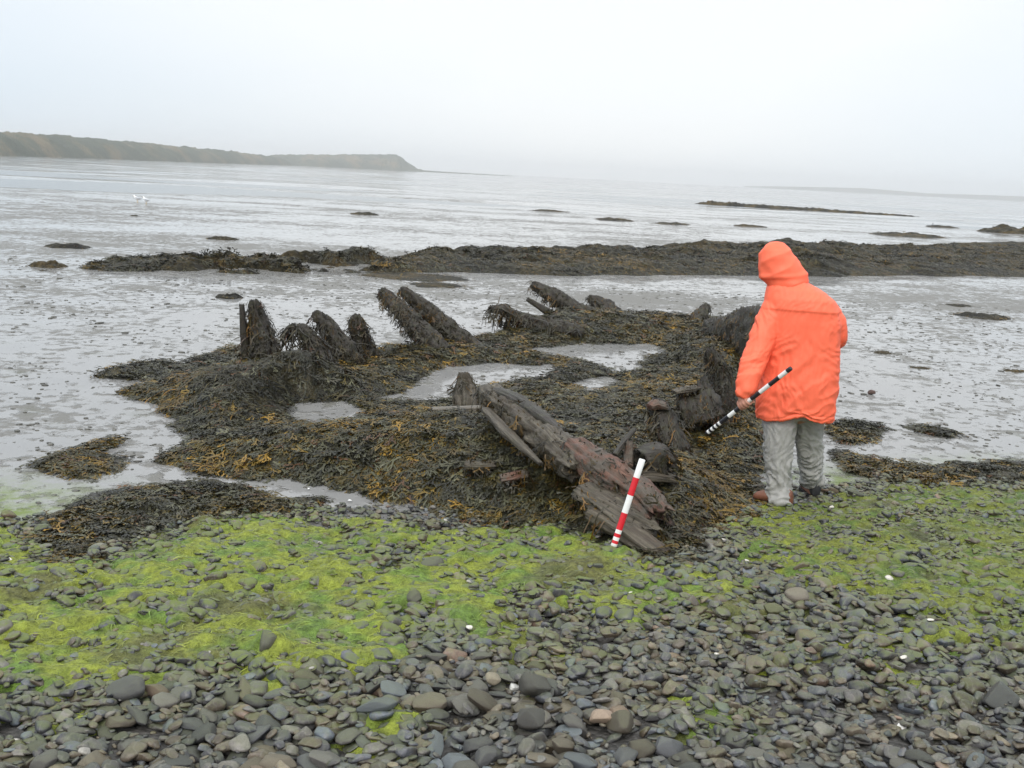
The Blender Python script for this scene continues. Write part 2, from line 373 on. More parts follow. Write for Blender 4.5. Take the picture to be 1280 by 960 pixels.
def samp(A, x, y):
    fx = np.clip((np.asarray(x)-gx[0])/GS, 0, len(gx)-1.001); fy = np.clip((np.asarray(y)-gy[0])/GS, 0, len(gy)-1.001)
    i, j = fy.astype(int), fx.astype(int); u, v = fx-j, fy-i
    return A[i, j]*(1-u)*(1-v)+A[i, j+1]*u*(1-v)+A[i+1, j]*(1-u)*v+A[i+1, j+1]*u*v

ALGAE = [ # polygon, strength
 ([(-420,655),(-80,665),(0,655),(100,712),(190,690),(240,660),(300,652),(380,648),(440,652),(520,668),(600,672),(690,668),(740,690),(800,700),(790,730),(735,742),(660,752),(620,775),(640,800),(560,796),(500,790),(470,812),(400,838),(330,845),(240,850),(150,842),(80,858),(0,858),(-80,870),(-420,880)], 1.0),
 ([(905,655),(930,640),(1040,632),(1100,612),(1280,612),(1420,618),(1440,830),(1280,812),(1200,775),(1120,758),(1030,742),(960,712),(915,680)], 0.78),
 ([(690,745),(760,735),(815,760),(800,785),(740,780)], 0.8), ([(860,752),(930,745),(960,770),(900,795)], 0.7), ([(668,655),(740,668),(760,700),(700,690)], 0.9),
 ([(462,915),(485,908),(502,914),(495,924),(468,924)], 0.62), ([(1120,770),(1280,760),(1280,830),(1180,815)], 0.62), ([(0,905),(90,890),(130,905),(60,925)], 0.5),
 ([(560,690),(700,690),(860,715),(960,740),(940,775),(820,770),(700,745),(600,730)], 0.55), ([(600,800),(700,800),(760,830),(660,840)], 0.45), ([(1000,760),(1130,790),(1240,850),(1150,880),(1040,830)], 0.42), ([(250,850),(420,850),(430,900),(300,900)], 0.4),
 ([(980,810),(1040,815),(1030,835),(975,830)], 0.62), ([(840,880),(900,875),(920,900),(860,905)], 0.55), ([(950,700),(1040,690),(1090,720),(1000,730)], 0.8)]
BG = 0.0125
bx = np.arange(-5.8, 7.2, BG); by = np.arange(1.6, 8.4, BG); BX, BY = np.meshgrid(bx, by)
ax_, ay_ = BX+0.12*pn(BX*3.1, BY*3.1, 11), BY+0.12*pn(BX*3.1, BY*3.1, 14)
AM = np.zeros(BX.shape)
for pl, st in ALGAE: AM = np.maximum(AM, st*ss(-0.34, 0.22, sdf(poly_world(pl), ax_, ay_)+0.16*fbm(BX*4, BY*5, 15, 3)))
def blur(A, n, it=2):
    for _ in range(it):
        for ax in (0, 1):
            c = np.cumsum(np.concatenate([np.repeat(A.take([0], ax), n+1, ax), A, np.repeat(A.take([-1], ax), n, ax)], ax), ax)
            A = (c.take(range(2*n+1, c.shape[ax]), ax)-c.take(range(0, c.shape[ax]-2*n-1), ax))/(2*n+1)
    return A
def sampb(A, x, y):
    j = np.clip(((np.asarray(x)-bx[0])/BG).round().astype(int), 0, len(bx)-1); i = np.clip(((np.asarray(y)-by[0])/BG).round().astype(int), 0, len(by)-1)
    return A[i, j]

# ------------------------------------------------------------------ ground: one sheet to the horizon
th = np.concatenate([np.linspace(R(-42), R(44), 820), np.linspace(R(46), R(316), 60)])     # angle from +Y, clockwise
rr = np.concatenate([[0.02, 0.5], np.geomspace(1.2, 5400, 900)])
RR, TH = np.meshgrid(rr, th, indexing='ij')
gxx, gyy = RR*np.sin(TH), RR*np.cos(TH)
gzz = terrain(gxx, gyy)
d_e = beach_edge(gxx)-gyy
bm_ = ss(-0.25, 0.35, d_e+0.25*pn(gxx*2.2, gyy*2.2, 4))
dry = ss(0.1, 0.9, 0.5+fbm(gxx*0.09, gyy*0.22, 21.0, 3))*ss(14, 24, RR)-0.35*ss(60, 120, RR)
pools_dry = np.exp(-((gxx-1.5)**2/30+(gyy-17.5)**2/3.5))*0.9
grn = ss(-1.3, -0.3, d_e)*ss(-1.2, -2.2, gxx+0.15*gyy)*(1-ss(0.6, 1.4, d_e))
grn = np.maximum(grn, 0.9*ss(-0.9, -0.1, d_e)*(gxx > 1.8)*(1-ss(0.9, 2.0, d_e)))
me = mesh_np('ground', np.stack([gxx, gyy, gzz], -1).reshape(-1, 3), grid_faces(len(rr), len(th), True)[:, ::-1], M['ground'],
             {'beach': bm_.ravel(), 'dry': (dry+pools_dry).ravel(), 'green': grn.ravel()})
link('ground', me, kind='structure')
rw = np.concatenate([np.geomspace(26, 5300, 260)]); tw = np.linspace(R(-60), R(62), 200)
RW, TW = np.meshgrid(rw, tw, indexing='ij')
me = mesh_np('water', np.stack([RW*np.sin(TW), RW*np.cos(TW), water_z(RW)], -1).reshape(-1, 3), grid_faces(len(rw), len(tw))[:, ::-1], M['water'])
link('water', me, kind='structure')

# headland and far shore (land forms with width, at their distances)
def landform(name, base, mats, seed, kind, tree=6.0, **props):
    # base: list of (px, distance, height, halfwidth)
    n = 500; q = np.array(base, float); u = np.linspace(0, 1, n); uk = np.linspace(0, 1, len(q))
    px, D, Hh, Wd = [np.interp(u, uk, q[:, i]) for i in range(4)]
    az = np.arctan2(*np.array([ray(p, 217+(p-640)*0.0516)[:2] for p in px]).T)
    v = np.linspace(-1, 1, 41); U, Vv = np.meshgrid(np.arange(n), v, indexing='ij')
    Dd = D[U]+Wd[U]*(Vv+1); X = Dd*np.sin(az[U]); Y = Dd*np.cos(az[U])
    prof = np.clip(1-np.abs(Vv)**2.6, 0, 1)
    Z = water_z(D[U])-0.6+prof*(Hh[U]+0.6)
    Z += prof**0.5*tree*(0.3*np.abs(fbm(X/25, Y/25, seed, 3))+0.18*np.abs(pn(X/6, Y/6, seed)))*(Hh[U] > 3)
    me = mesh_np(name, np.stack([X, Y, Z], -1).reshape(-1, 3), grid_faces(n, 41)[:, ::-1], mats)
    return link(name, me, kind=kind, **props)
landform('headland', [(-420, 640, 14, 90), (-150, 660, 14.5, 90), (0, 700, 14.0, 90), (60, 790, 15.0, 90), (130, 900, 15.5, 100), (220, 1080, 14.5, 100), (300, 1300, 13, 100), (350, 1500, 10, 80), (366, 1560, 1.0, 60)], M['hill'], 3.0, 'structure', 11.0)
landform('headland', [(330, 1750, 10, 60), (350, 1760, 15, 70), (400, 1800, 19.5, 80), (440, 1850, 22.5, 80), (478, 1900, 27, 70), (496, 1900, 27.5, 60), (506, 1900, 18, 50), (521, 1900, 3.2, 35), (560, 1950, 2.0, 30), (640, 2000, 0.9, 25)], M['hill'], 5.0, 'structure', 13.0)
landform('far_hills', [(930, 4200, 3, 200), (1000, 4200, 12, 300), (1080, 4300, 20, 300), (1160, 4300, 12, 300), (1230, 4300, 17, 300), (1400, 4300, 24, 300), (1700, 4300, 18, 300)], M['hill'], 9.0, 'structure', 3.0)

# haze box
hv = bpy.data.materials.new('sea_haze'); hv.use_nodes = True; hn = hv.node_tree; hn.nodes.clear()
ho = hn.nodes.new('ShaderNodeOutputMaterial'); hp = hn.nodes.new('ShaderNodeVolumePrincipled')
hp.inputs['Color'].default_value = (1.0, 1.0, 1.0, 1); hp.inputs['Density'].default_value = 0.00036; hp.inputs['Anisotropy'].default_value = 0.65
hn.links.new(hp.outputs[0], ho.inputs['Volume'])
hb_ = bmesh.new(); bmesh.ops.create_cube(hb_, size=1.0)
for v in hb_.verts: v.co = Vector((v.co.x*11000, v.co.y*11000, 26.0+v.co.z*78))
hm = bpy.data.meshes.new('haze'); hb_.to_mesh(hm); hb_.free(); hm.materials.append(hv)
link('haze', hm, kind='stuff')

# ------------------------------------------------------------------ instancing into one mesh
def stamp(protos, which, pos_, Ax, Ay, Az, tints=None, extra=None):
    Vs, Fs, Ts, Es, off = [], [], [], [], 0
    for k, (PV, PF) in enumerate(protos):
        s = np.where(which == k)[0]
        if not len(s): continue
        n = len(PV)
        V = pos_[s][:, None]+PV[None, :, 0:1]*Ax[s][:, None]+PV[None, :, 1:2]*Ay[s][:, None]+PV[None, :, 2:3]*Az[s][:, None]
        F = PF[None]+(np.arange(len(s))*n)[:, None, None]+off
        Vs.append(V.reshape(-1, 3)); Fs.append(F.reshape(-1, PF.shape[1])); off += n*len(s)
        if tints is not None: Ts.append(np.repeat(tints[s], n, 0))
        if extra is not None: Es.append(np.repeat(extra[s], n))
    return np.concatenate(Vs), np.concatenate(Fs), (np.concatenate(Ts) if Ts else None), (np.concatenate(Es) if Es else None)
def unit(a): return a/np.maximum(np.linalg.norm(a, axis=-1, keepdims=True), 1e-9)

def frond_proto(r, levels=4, width=0.05):
    V, F = [], []
    def rib(p, ang, ln, w, lv, z, bend):
        segs = 2; prev = None
        for i in range(segs+1):
            t = i/segs; a = ang+bend*t; q = p+np.array([math.sin(a), math.cos(a)])*ln*t
            zz = z+0.10*math.sin(t*3.1)*ln*r.uniform(0.3, 1.6)-0.05*t
            nrm = np.array([math.cos(a), -math.sin(a)])*w*(1.0-0.25*abs(t-0.4))
            tw = r.uniform(-0.5, 0.5)*w
            V.append([q[0]-nrm[0], q[1]-nrm[1], zz-tw]); V.append([q[0]+nrm[0], q[1]+nrm[1], zz+tw])
            n = len(V)
            if prev is not None: F.append([prev, prev+1, n-1, n-2])
            prev = n-2
        if lv > 1:
            for sgn in (-1, 1):
                if r.random() < 0.92: rib(q, ang+bend+sgn*r.uniform(0.25, 0.55), ln*r.uniform(0.7, 0.95), w*0.86, lv-1, zz, r.uniform(-0.4, 0.4))
    rib(np.array([0.0, 0.0]), r.uniform(-0.2, 0.2), 0.30, width, levels, 0.0, r.uniform(-0.3, 0.3))
    return np.array(V), np.array(F)
def strand_proto(r, width=0.03, segs=7):
    V, F = [], []; x = 0; z = 0; a = 0
    for i in range(segs+1):
        t = i/segs; a += r.uniform(-0.35, 0.35); x += math.sin(a)/segs; z = 0.12*math.sin(t*math.pi)-0.15*t*t
        w = width*(1-0.6*t)
        V += [[x-w, t, z-w*0.4], [x+w, t, z+w*0.4]]
        if i: n = len(V); F.append([n-4, n-3, n-1, n-2])
    return np.array(V), np.array(F)
_r = np.random.default_rng(3)
FRONDS = [frond_proto(_r) for _ in range(10)]; STRANDS = [strand_proto(_r) for _ in range(6)]
WCOL = np.array([(0.020, 0.021, 0.018), (0.033, 0.033, 0.026), (0.05, 0.052, 0.042), (0.055, 0.045, 0.016), (0.11, 0.075, 0.018), (0.19, 0.115, 0.02), (0.075, 0.078, 0.068), (0.07, 0.035, 0.02)])
def weed_tint(x, y, r, bias=0.0):
    s = fbm(x*1.1, y*1.1, 30.0, 3)+0.35*pn(x*5, y*5, 31)+bias
    k = r.random(len(x))+s*0.75
    idx = np.select([k < 0.16, k < 0.42, k < 0.62, k < 0.86, k < 1.08, k < 1.25], [0, 1, 2, 3, 4, 5], 4)
    o = r.random(len(x)); idx = np.where(o < 0.07, 6, np.where(o > 0.97, 7, idx))
    return WCOL[idx]*np.array([1.15, 1.1, 0.72])*r.uniform(0.4, 1.4, (len(x), 1))
def surf_frames(x, y, A, r, spread=1.0, e=0.04):
    dzx = (samp(A, x+e, y)-samp(A, x-e, y))/(2*e); dzy = (samp(A, x, y+e)-samp(A, x, y-e))/(2*e)
    nrm = unit(np.stack([-dzx, -dzy, np.ones_like(dzx)], -1))
    flow = 3.0*fbm(x*0.8, y*0.8, 12.0, 2)+math.pi*1.0
    d = np.stack([np.sin(flow)*0.35-dzx*2.2, np.cos(flow)*0.35-dzy*2.2, np.zeros_like(x)], -1)
    ang = r.normal(0, spread, len(x)); c, s = np.cos(ang), np.sin(ang); d = unit(d)
    d = np.stack([d[:, 0]*c-d[:, 1]*s, d[:, 0]*s+d[:, 1]*c, d[:, 2]], -1)
    d = unit(d-nrm*np.sum(d*nrm, -1, keepdims=True))
    pitch = r.uniform(-0.12, 0.5, len(x))[:, None]
    Y_ = unit(d*np.cos(pitch)+nrm*np.sin(pitch)); Xa = unit(np.cross(Y_, nrm)); Za = np.cross(Xa, Y_)
    return Xa, Y_, Za, nrm

def weed_patch(key, name, dens, **props):
    S = S_w[key]; mask = S > -0.02
    cell = mask[:-1, :-1] & mask[1:, :-1] & mask[:-1, 1:] & mask[1:, 1:]
    idx = np.full(GX.shape, -1); nc = GX.shape[1]
    ii, jj = np.where(cell)
    q = np.stack([ii*nc+jj, ii*nc+jj+1, (ii+1)*nc+jj+1, (ii+1)*nc+jj], -1)
    used, inv = np.unique(q, return_inverse=True)
    V = np.stack([GX.ravel()[used], GY.ravel()[used], WZ.ravel()[used]], -1); F = inv.reshape(-1, 4)
    # fronds
    r = np.random.default_rng(abs(sum(map(ord, key)))+4)
    area = mask.sum()*GS*GS
    n = int(area*dens*2.4)
    c = r.integers(0, len(ii), n); x = gx[jj[c]]+r.random(n)*GS; y = gy[ii[c]]+r.random(n)*GS
    s_ = samp(S, x, y); d = np.hypot(x, y)
    keep = r.random(n) < (0.53*np.minimum(1, (7.0/d)**1.1))*np.where(s_ < 0.08, 0.7, 1.0)*np.where(s_ < 0, 0.3, 1.0)
    x, y, s_, d = x[keep], y[keep], s_[keep], d[keep]; n = len(x)
    Xa, Ya, Za, nrm = surf_frames(x, y, WZ, r, 0.75)
    L = r.uniform(0.06, 0.15, n)*(1+0.035*np.clip(d-6, 0, 10))
    z = samp(WZ, x, y)+r.uniform(-0.004, 0.02, n)*(s_ > 0.03)
    hairy = (np.exp(-((x+2.15)**2+(y-8.45)**2)/0.45)*0.6) > r.random(n)
    w = r.integers(0, 10, n); w = np.where(hairy, 10+r.integers(0, 6, n), w)
    L = np.where(hairy, L*1.2, L)[:, None]
    T = weed_tint(x, y, r, 0.0)
    T[hairy] = T[hairy]*np.array([1.0, 0.85, 0.6])
    fv, ff, ft, _ = stamp(FRONDS+STRANDS, w, np.stack([x, y, z], -1), Xa*L, Ya*L, Za*L, T)
    c0 = np.array([V[:, 0].mean(), V[:, 1].mean(), V[:, 2].min()])
    allV = np.concatenate([V, fv])-c0; allF = np.concatenate([F, ff+len(V)])
    t0 = np.tile([[0.03, 0.03, 0.02]], (len(V), 1))
    me = mesh_np(name, allV, allF, attrs={'tint': np.concatenate([t0, ft])}, mats=[M['weed_base'], M['frond']], midx=np.concatenate([np.zeros(len(F)), np.ones(len(ff))]))
    o = link(name, me, kind='stuff', **props); o.location = c0
    return o
weed_patch('wreck', 'seaweed', 1500, label='thick brown and olive bladder wrack heaped over and around the wreck timbers', category='seaweed')
weed_patch('a', 'seaweed', 1800, label='small brown wrack clump with a bright green centre on the mud at the left', category='seaweed')
weed_patch('b', 'seaweed', 1800, label='long dark wrack bank between the green algae and the wet mud on the left', category='seaweed')
weed_patch('c', 'seaweed', 1400, label='thin dark wrack strip on the mud beside the big left mound', category='seaweed')
weed_patch('d', 'seaweed', 1500, label='olive wrack patch lying on the mud just behind the person', category='seaweed')
weed_patch('e', 'seaweed', 1500, label='dark wrack line along the upper edge of the green algae on the right', category='seaweed')
weed_patch('f', 'seaweed', 1300, label='narrow wrack sliver alone on the grey mud right of the person', category='seaweed')
weed_patch('g', 'seaweed', 1500, label='small dark wrack tuft sitting in the bright green algae at the far left', category='seaweed')

# ------------------------------------------------------------------ shingle: cobbles laid one on another
def ico(sub):
    bm = bmesh.new(); bmesh.ops.create_icosphere(bm, subdivisions=sub, radius=1.0)
    V = np.array([v.co[:] for v in bm.verts]); F = np.array([[v.index for v in f.verts] for f in bm.faces]); bm.free(); return V, F
def stone_shape(V, seed):
    r = np.random.default_rng(seed); W = V.copy()
    W = W*(1+0.16*pn(W[:, 0]*1.1+seed*3, W[:, 1]*1.1, W[:, 2]*1.1)[:, None])
    for _ in range(r.integers(4, 12)):
        n = unit(r.normal(size=3)*np.array([1, 1, 1.0])); dd = r.uniform(0.5, 0.88)
        ex = np.maximum(0, W@n-dd); W = W-ex[:, None]*n[None]*0.85
    W = W*(1+0.03*pn(W[:, 0]*4+seed, W[:, 1]*4, W[:, 2]*4)[:, None])
    return W/np.abs(W).max(0)
I3, I2, I1 = ico(4), ico(3), ico(2)
NP_ = 16
PB = [(stone_shape(I3[0], s), I3[1]) for s in range(NP_)]
PM = [(stone_shape(I2[0], s), I2[1]) for s in range(NP_)]
PS = [(stone_shape(I1[0], s), I1[1]) for s in range(NP_)]
HB = terrain(BX, BY); TB = HB.copy()
HBs = HB
SW_B = samp(S_all, BX, BY)
r = np.random.default_rng(21)
stones = []
def lay(x, y, a, b_, c, yaw, tilt, pile=0.045, force=False):
    n = int((max(a, b_))/BG)+2; j = int((x-bx[0])/BG); i = int((y-by[0])/BG)
    if i < n or j < n or i >= len(by)-n or j >= len(bx)-n: return None
    sl = (slice(i-n, i+n+1), slice(j-n, j+n+1)); X = BX[sl]-x; Y = BY[sl]-y
    cs, sn = math.cos(yaw), math.sin(yaw); u = (X*cs+Y*sn)/a; v = (-X*sn+Y*cs)/b_
    q = u*u+v*v; m_ = q < 1.0
    if m_.sum() < 1: m_[n, n] = True
    hh = HB[sl][m_]; t0 = TB[i, j]
    base = np.percentile(hh, 55)
    if not force and base-t0 > pile: return None
    z = base+c*0.45
    top = z+c*0.85*np.sqrt(np.clip(1-q, 0, 1)); HB[sl] = np.where(m_, np.maximum(HB[sl], top), HB[sl])
    gx_ = np.clip((hh[X[m_] > 0].mean() if (X[m_] > 0).any() else base)-(hh[X[m_] < 0].mean() if (X[m_] < 0).any() else base), -a, a)/a
    gy_ = np.clip((hh[Y[m_] > 0].mean() if (Y[m_] > 0).any() else base)-(hh[Y[m_] < 0].mean() if (Y[m_] < 0).any() else base), -a, a)/a
    nz = unit(np.array([-0.6*gx_+tilt[0], -0.6*gy_+tilt[1], 1.0])); xa = unit(np.array([cs, sn, 0])-nz*(cs*nz[0]+sn*nz[1])); ya = np.cross(nz, xa)
    return (np.array([x, y, z]), xa*a, ya*b_, nz*c)
SPEC = [] # marked stones: px, py, length, aspect, thickness ratio, colour, label
def special():
    L = [((519,757), 0.065, 1.0, 0.95, (0.085,0.08,0.07), 'round dark stone standing upright in the green algae left of centre'),
         ((642,852), 0.034, 0.9, 0.8, (0.75,0.75,0.72), None), ((615,855), 0.055, 0.8, 0.7, (0.3,0.26,0.19), 'pale sandy rough stone among dark cobbles below the algae'),
         ((668,868), 0.10, 0.8, 0.8, (0.06,0.058,0.052), 'large dark angular cobble in the lower middle of the shingle'),
         ((662,908), 0.085, 0.9, 0.8, (0.055,0.053,0.05), 'dark block shaped cobble below the large angular one'),
         ((752,902), 0.075, 0.7, 0.6, (0.36,0.27,0.2), 'pinkish tan broken stone in the lower middle shingle'),
         ((470,896), 0.12, 0.45, 0.35, (0.10,0.115,0.13), 'long flat blue grey slate slab at the bottom'),
         ((995,752), 0.095, 0.85, 0.7, (0.2,0.17,0.14), 'big speckled pale boulder in the shingle below the person'),
         ((1021,778), 0.10, 0.75, 0.6, (0.075,0.073,0.07), 'smooth dark oval cobble just below the speckled boulder'),
         ((965,765), 0.085, 0.7, 0.55, (0.10,0.10,0.05), None),
         ((1127,906), 0.036, 0.9, 0.8, (0.8,0.79,0.76), 'small white quartz stone in the lower right shingle'),
         ((880,646), 0.11, 0.75, 0.4, (0.27,0.24,0.2), 'pale flat stone beside the dark weed near the person'),
         ((338,812), 0.10, 0.9, 0.9, (0.10,0.098,0.08), 'grey boulder bearded with green algae on the left'),
         ((160,868), 0.13, 0.7, 0.55, (0.075,0.075,0.078), 'broad dark rounded boulder at the lower left'),
         ((540,708), 0.105, 0.6, 0.5, (0.085,0.083,0.08), 'wide flat dark stone in the middle of the algae'),
         ((1235,722), 0.12, 0.6, 0.5, (0.06,0.06,0.05), 'flat dark rock in the algae at the right edge'),
         ((1068,620), 0.10, 0.6, 0.45, (0.05,0.05,0.048), 'dark squat stone right beside the shoe of the person'),
         ((748,710), 0.06, 0.85, 0.8, (0.075,0.078,0.082), 'upright dark cobble just below the red and white scale'),
         ((1250,875), 0.13, 0.75, 0.6, (0.055,0.058,0.06), 'big smooth dark cobble by the right edge of the shingle'),
         ((770,838), 0.055, 0.6, 0.5, (0.12,0.13,0.15), None)]
    for (px, py), a, asp, th_, c, lab in L:
        a *= 0.6; q = Gt(px, py, 0.03); SPEC.append((q[0], q[1], a, a*asp, a*th_, r.uniform(-0.3, 0.3), c, lab))
special()
cols = np.array([(0.088,0.092,0.106), (0.122,0.116,0.112), (0.062,0.062,0.068), (0.135,0.112,0.085), (0.10,0.08,0.058), (0.105,0.122,0.145), (0.17,0.16,0.145), (0.2,0.165,0.12), (0.19,0.13,0.098), (0.6,0.58,0.52)])
cw = np.array([.2, .18, .19, .13, .12, .07, .06, .025, .017, .005])
def try_stone(x, y, a, pile):
    b_ = a*r.uniform(0.5, 0.88); c = b_*r.uniform(0.34, 0.78)
    res = lay(x, y, a, b_, c, r.normal(0.05, 0.55), r.normal(0, 0.2, 2), pile)
    if res is None: return
    ci = r.choice(10, p=cw/cw.sum()); ci = 1 if ci == 9 and a > 0.022 else ci
    stones.append((*res, cols[ci]*np.array([0.93, 0.92, 0.92])*r.uniform(0.5, 1.35), None, a))
def in_zone(x, y, n_=0):
    return (beach_edge(x)-y > -0.15+0.2*pn(x*3, y*3, 40)) & (sampb(SW_B, x, y) < 0.10)
N1 = 76000
xs = r.uniform(-5.6, 7.0, N1); ys = 1.75+(r.random(N1)**1.15)*6.1
ok = (np.abs(xs-0.12*ys) < 0.62*ys+2.2) & in_zone(xs, ys)
xs, ys = xs[ok], ys[ok]; n = len(xs)
siz = np.exp(r.normal(math.log(0.034), 0.40, n)); siz = np.clip(siz, 0.012, 0.058)
size_field = 0.94+0.14*fbm(xs*0.8, ys*0.8, 50, 2); siz *= size_field*np.where(ys > 5.2, 0.85, 1.0)
order = np.argsort(-siz+r.normal(0, 0.012, n))
big = order[:int(n*0.45)]; small = order[int(n*0.45):]
for k in big: try_stone(xs[k], ys[k], siz[k], 0.034)
for x, y, a, b_, c, yaw, cc, lab in SPEC:
    res = lay(x, y, a, b_, c, yaw, (0, 0), force=True)
    if res: stones.append((*res, np.array(cc), lab or 'spec', a))
for k in small: try_stone(xs[k], ys[k], siz[k]*0.75, 0.05)
POS = np.array([s[0] for s in stones]); SA = np.array([s[5+1] if len(s) > 6 else s[5] for s in stones], float)
SA = np.array([s[6] for s in stones]); SX = np.stack([s[1] for s in stones]); SY = np.stack([s[2] for s in stones]); SZ = np.stack([s[3] for s in stones])
ST = np.stack([np.asarray(s[4]) for s in stones])
am_s = sampb(AM, POS[:, 0], POS[:, 1]); al_s = np.clip(0.18+1.1*sampb(blur(AM, 8), POS[:, 0], POS[:, 1]), 0, 1)
al_s = np.where(ST[:, 0] > 0.3, 0.05, al_s)
dist = np.hypot(np.hypot(POS[:, 0], POS[:, 1]), CAM_H-POS[:, 2])
rel = (CMn.T @ (POS-np.array([0, 0, CAM_H])).T).T
sx_ = 640+FPX*rel[:, 0]/-rel[:, 2]; sy_ = 480-FPX*rel[:, 1]/-rel[:, 2]
inf = (sx_ > -20) & (sx_ < 1300) & (sy_ < 975) & (rel[:, 2] < 0)
score = SA/dist*np.where(am_s > 0.55, 0.5, 1.0)*inf
spec = np.array([s[5] is not None for s in stones]); score = score+spec*9
order = np.argsort(-score)[:300]; isind = np.zeros(len(stones), bool); isind[order] = True
prot = rng.integers(0, NP_, len(stones))
pme = [mesh_np('beach_cobble', v, f, M['stone_obj']) for v, f in PB]
for k in order:
    o = bpy.data.objects.new('beach_cobble', pme[prot[k]]); COL.objects.link(o)
    mt = Matrix(np.column_stack([SX[k], SY[k], SZ[k]]).tolist()).to_4x4(); mt.translation = Vector(POS[k]); o.matrix_world = mt
    o.color = (*[float(c) for c in ST[k]], float(al_s[k])*(0.6 if spec[k] else 1.0))
    lab = stones[k][5]; o['category'] = 'cobble'
    if lab and lab != 'spec': o['label'] = lab
    else:
        o['group'] = 'cobbles of the shingle beach'
        o['label'] = 'pale weathered cobble among the darker shingle stones' if ST[k][0] > 0.19 else 'dark wave worn cobble lying among many others in the shingle'
rest = np.where(~isind)[0]
med = rest[SA[rest]/dist[rest] > 0.0055]; sml = rest[SA[rest]/dist[rest] <= 0.0055]
for nm, idx, PR in (('shingle', med, PM), ('shingle', sml, PS)):
    v, f, t, e = stamp(PR, prot[idx], POS[idx], SX[idx], SY[idx], SZ[idx], ST[idx], al_s[idx])
    c0 = np.array([0, 4.0, 0.1]); me = mesh_np(nm, v-c0, f, M['stone'], {'tint': t, 'alg': e})
    link(nm, me, kind='stuff', label='grey shingle of wave worn stones covering the upper beach', category='shingle').location = c0
# grit and gravel between the stones
r = np.random.default_rng(31); n = 15000
x = r.uniform(-3.6, 5.0, n); y = 1.8+r.random(n)*5.6; ok = (np.abs(x-0.12*y) < 0.62*y+0.5) & in_zone(x, y); x, y = x[ok], y[ok]; n = len(x)
a = np.exp(r.normal(math.log(0.009), 0.35, n)); z = sampb(blur(HB, 1, 1), x, y)*0.6+sampb(TB, x, y)*0.4+a*0.3
z = np.maximum(z, sampb(TB, x, y)+0.006)
yaw = r.uniform(0, 6.28, n); o_ = np.zeros(n)
Ax = np.stack([np.cos(yaw), np.sin(yaw), r.normal(0, .2, n)], -1)*a[:, None]; Ay = np.stack([-np.sin(yaw), np.cos(yaw), o_], -1)*(a*0.75)[:, None]; Az = np.stack([o_, o_, np.ones(n)], -1)*(a*0.5)[:, None]
tt = 0.85*cols[r.choice(10, n, p=cw/cw.sum())]*r.uniform(0.7, 1.3, (n, 1))
PT = [(stone_shape(ico(1)[0], s), ico(1)[1]) for s in range(6)]
v, f, t, e = stamp(PT, r.integers(0, 6, n), np.stack([x, y, z], -1), Ax, Ay, Az, tt, np.full(n, 0.1))
link('gravel', mesh_np('gravel', v, f, M['stone'], {'tint': t, 'alg': e}), kind='stuff', label='fine gravel filling the gaps between the shingle stones', category='gravel')

# ------------------------------------------------------------------ green algae mat draped over the stones
holes = ss(-0.05, 0.35, fbm(BX*2.4, BY*2.4, 60, 4, 0.6)-0.42*(AM-0.4))
ASF = blur(HB, 3, 2)+0.016*AM+0.020*fbm(BX*4, BY*7, 61, 4, 0.65)*AM+0.02*np.abs(pn(BX*7, BY*12, 62))-0.006-0.05*(1-ss(0.0, 0.6, AM))-0.035*holes-0.004
mask = AM > 0.06
cell = mask[:-1, :-1] & mask[1:, :-1] & mask[:-1, 1:] & mask[1:, 1:]
ii, jj = np.where(cell); nc = BX.shape[1]
q = np.stack([ii*nc+jj, ii*nc+jj+1, (ii+1)*nc+jj+1, (ii+1)*nc+jj], -1); used, inv = np.unique(q, return_inverse=True)
def algae_tint(x, y, r=None):
    k = 0.5+0.8*fbm(x*1.3, y*1.3, 70, 4, 0.6); k2 = 0.5+0.7*fbm(x*3.1, y*3.1, 71, 3)
    yel, grn_, olv = np.array([0.20, 0.235, 0.03]), np.array([0.10, 0.18, 0.03]), np.array([0.085, 0.078, 0.032])
    right = ss(0.6, 2.6, x)[..., None]
    k2 = ss(0.35, 0.95, k2+0.5*pn(x*9, y*12, 72))
    c = yel*(1-k2[..., None]*0.85)+grn_*(k2[..., None]*0.85)
    c = c+(olv-c)*(ss(0.62, 1.0, k)[..., None]*0.75)
    return c*(1-0.28*right)
Vx, Vy, Vz = BX.ravel()[used], BY.ravel()[used], ASF.ravel()[used]
r = np.random.default_rng(8); n = 60000
c = r.integers(0, len(ii), n); x = bx[jj[c]]+r.random(n)*BG; y = by[ii[c]]+r.random(n)*BG
A_, H_, am = sampb(ASF, x, y), sampb(HB, x, y), sampb(AM, x, y)
keep = (A_ > H_-0.003) & (am > 0.25); x, y, A_ = x[keep][:16000], y[keep][:16000], A_[keep][:16000]; n = len(x)
e_ = 0.03; dzx = (sampb(ASF, x+e_, y)-sampb(ASF, x-e_, y))/(2*e_); dzy = (sampb(ASF, x, y+e_)-sampb(ASF, x, y-e_))/(2*e_)
nrm = unit(np.stack([-dzx, -dzy, np.ones(n)], -1)); an = 2.2*fbm(x*1.2, y*1.2, 80, 2)+r.normal(0, 1.1, n)-0.5*math.pi
d = np.stack([np.cos(an)*0.8-dzx*1.0, np.sin(an)*0.5-dzy*1.0, np.zeros(n)], -1); d = unit(unit(d)-nrm*np.sum(unit(d)*nrm, -1, keepdims=True))
pit = r.uniform(-0.05, 0.18, n)[:, None]; Ya = unit(d+nrm*pit); Xa = unit(np.cross(Ya, nrm)); Za = np.cross(Xa, Ya)
L = r.uniform(0.015, 0.05, n)[:, None]
FIL = [strand_proto(_r, 0.045, 5) for _ in range(6)]
ft = algae_tint(x, y)*r.uniform(0.45, 1.7, (n, 1))
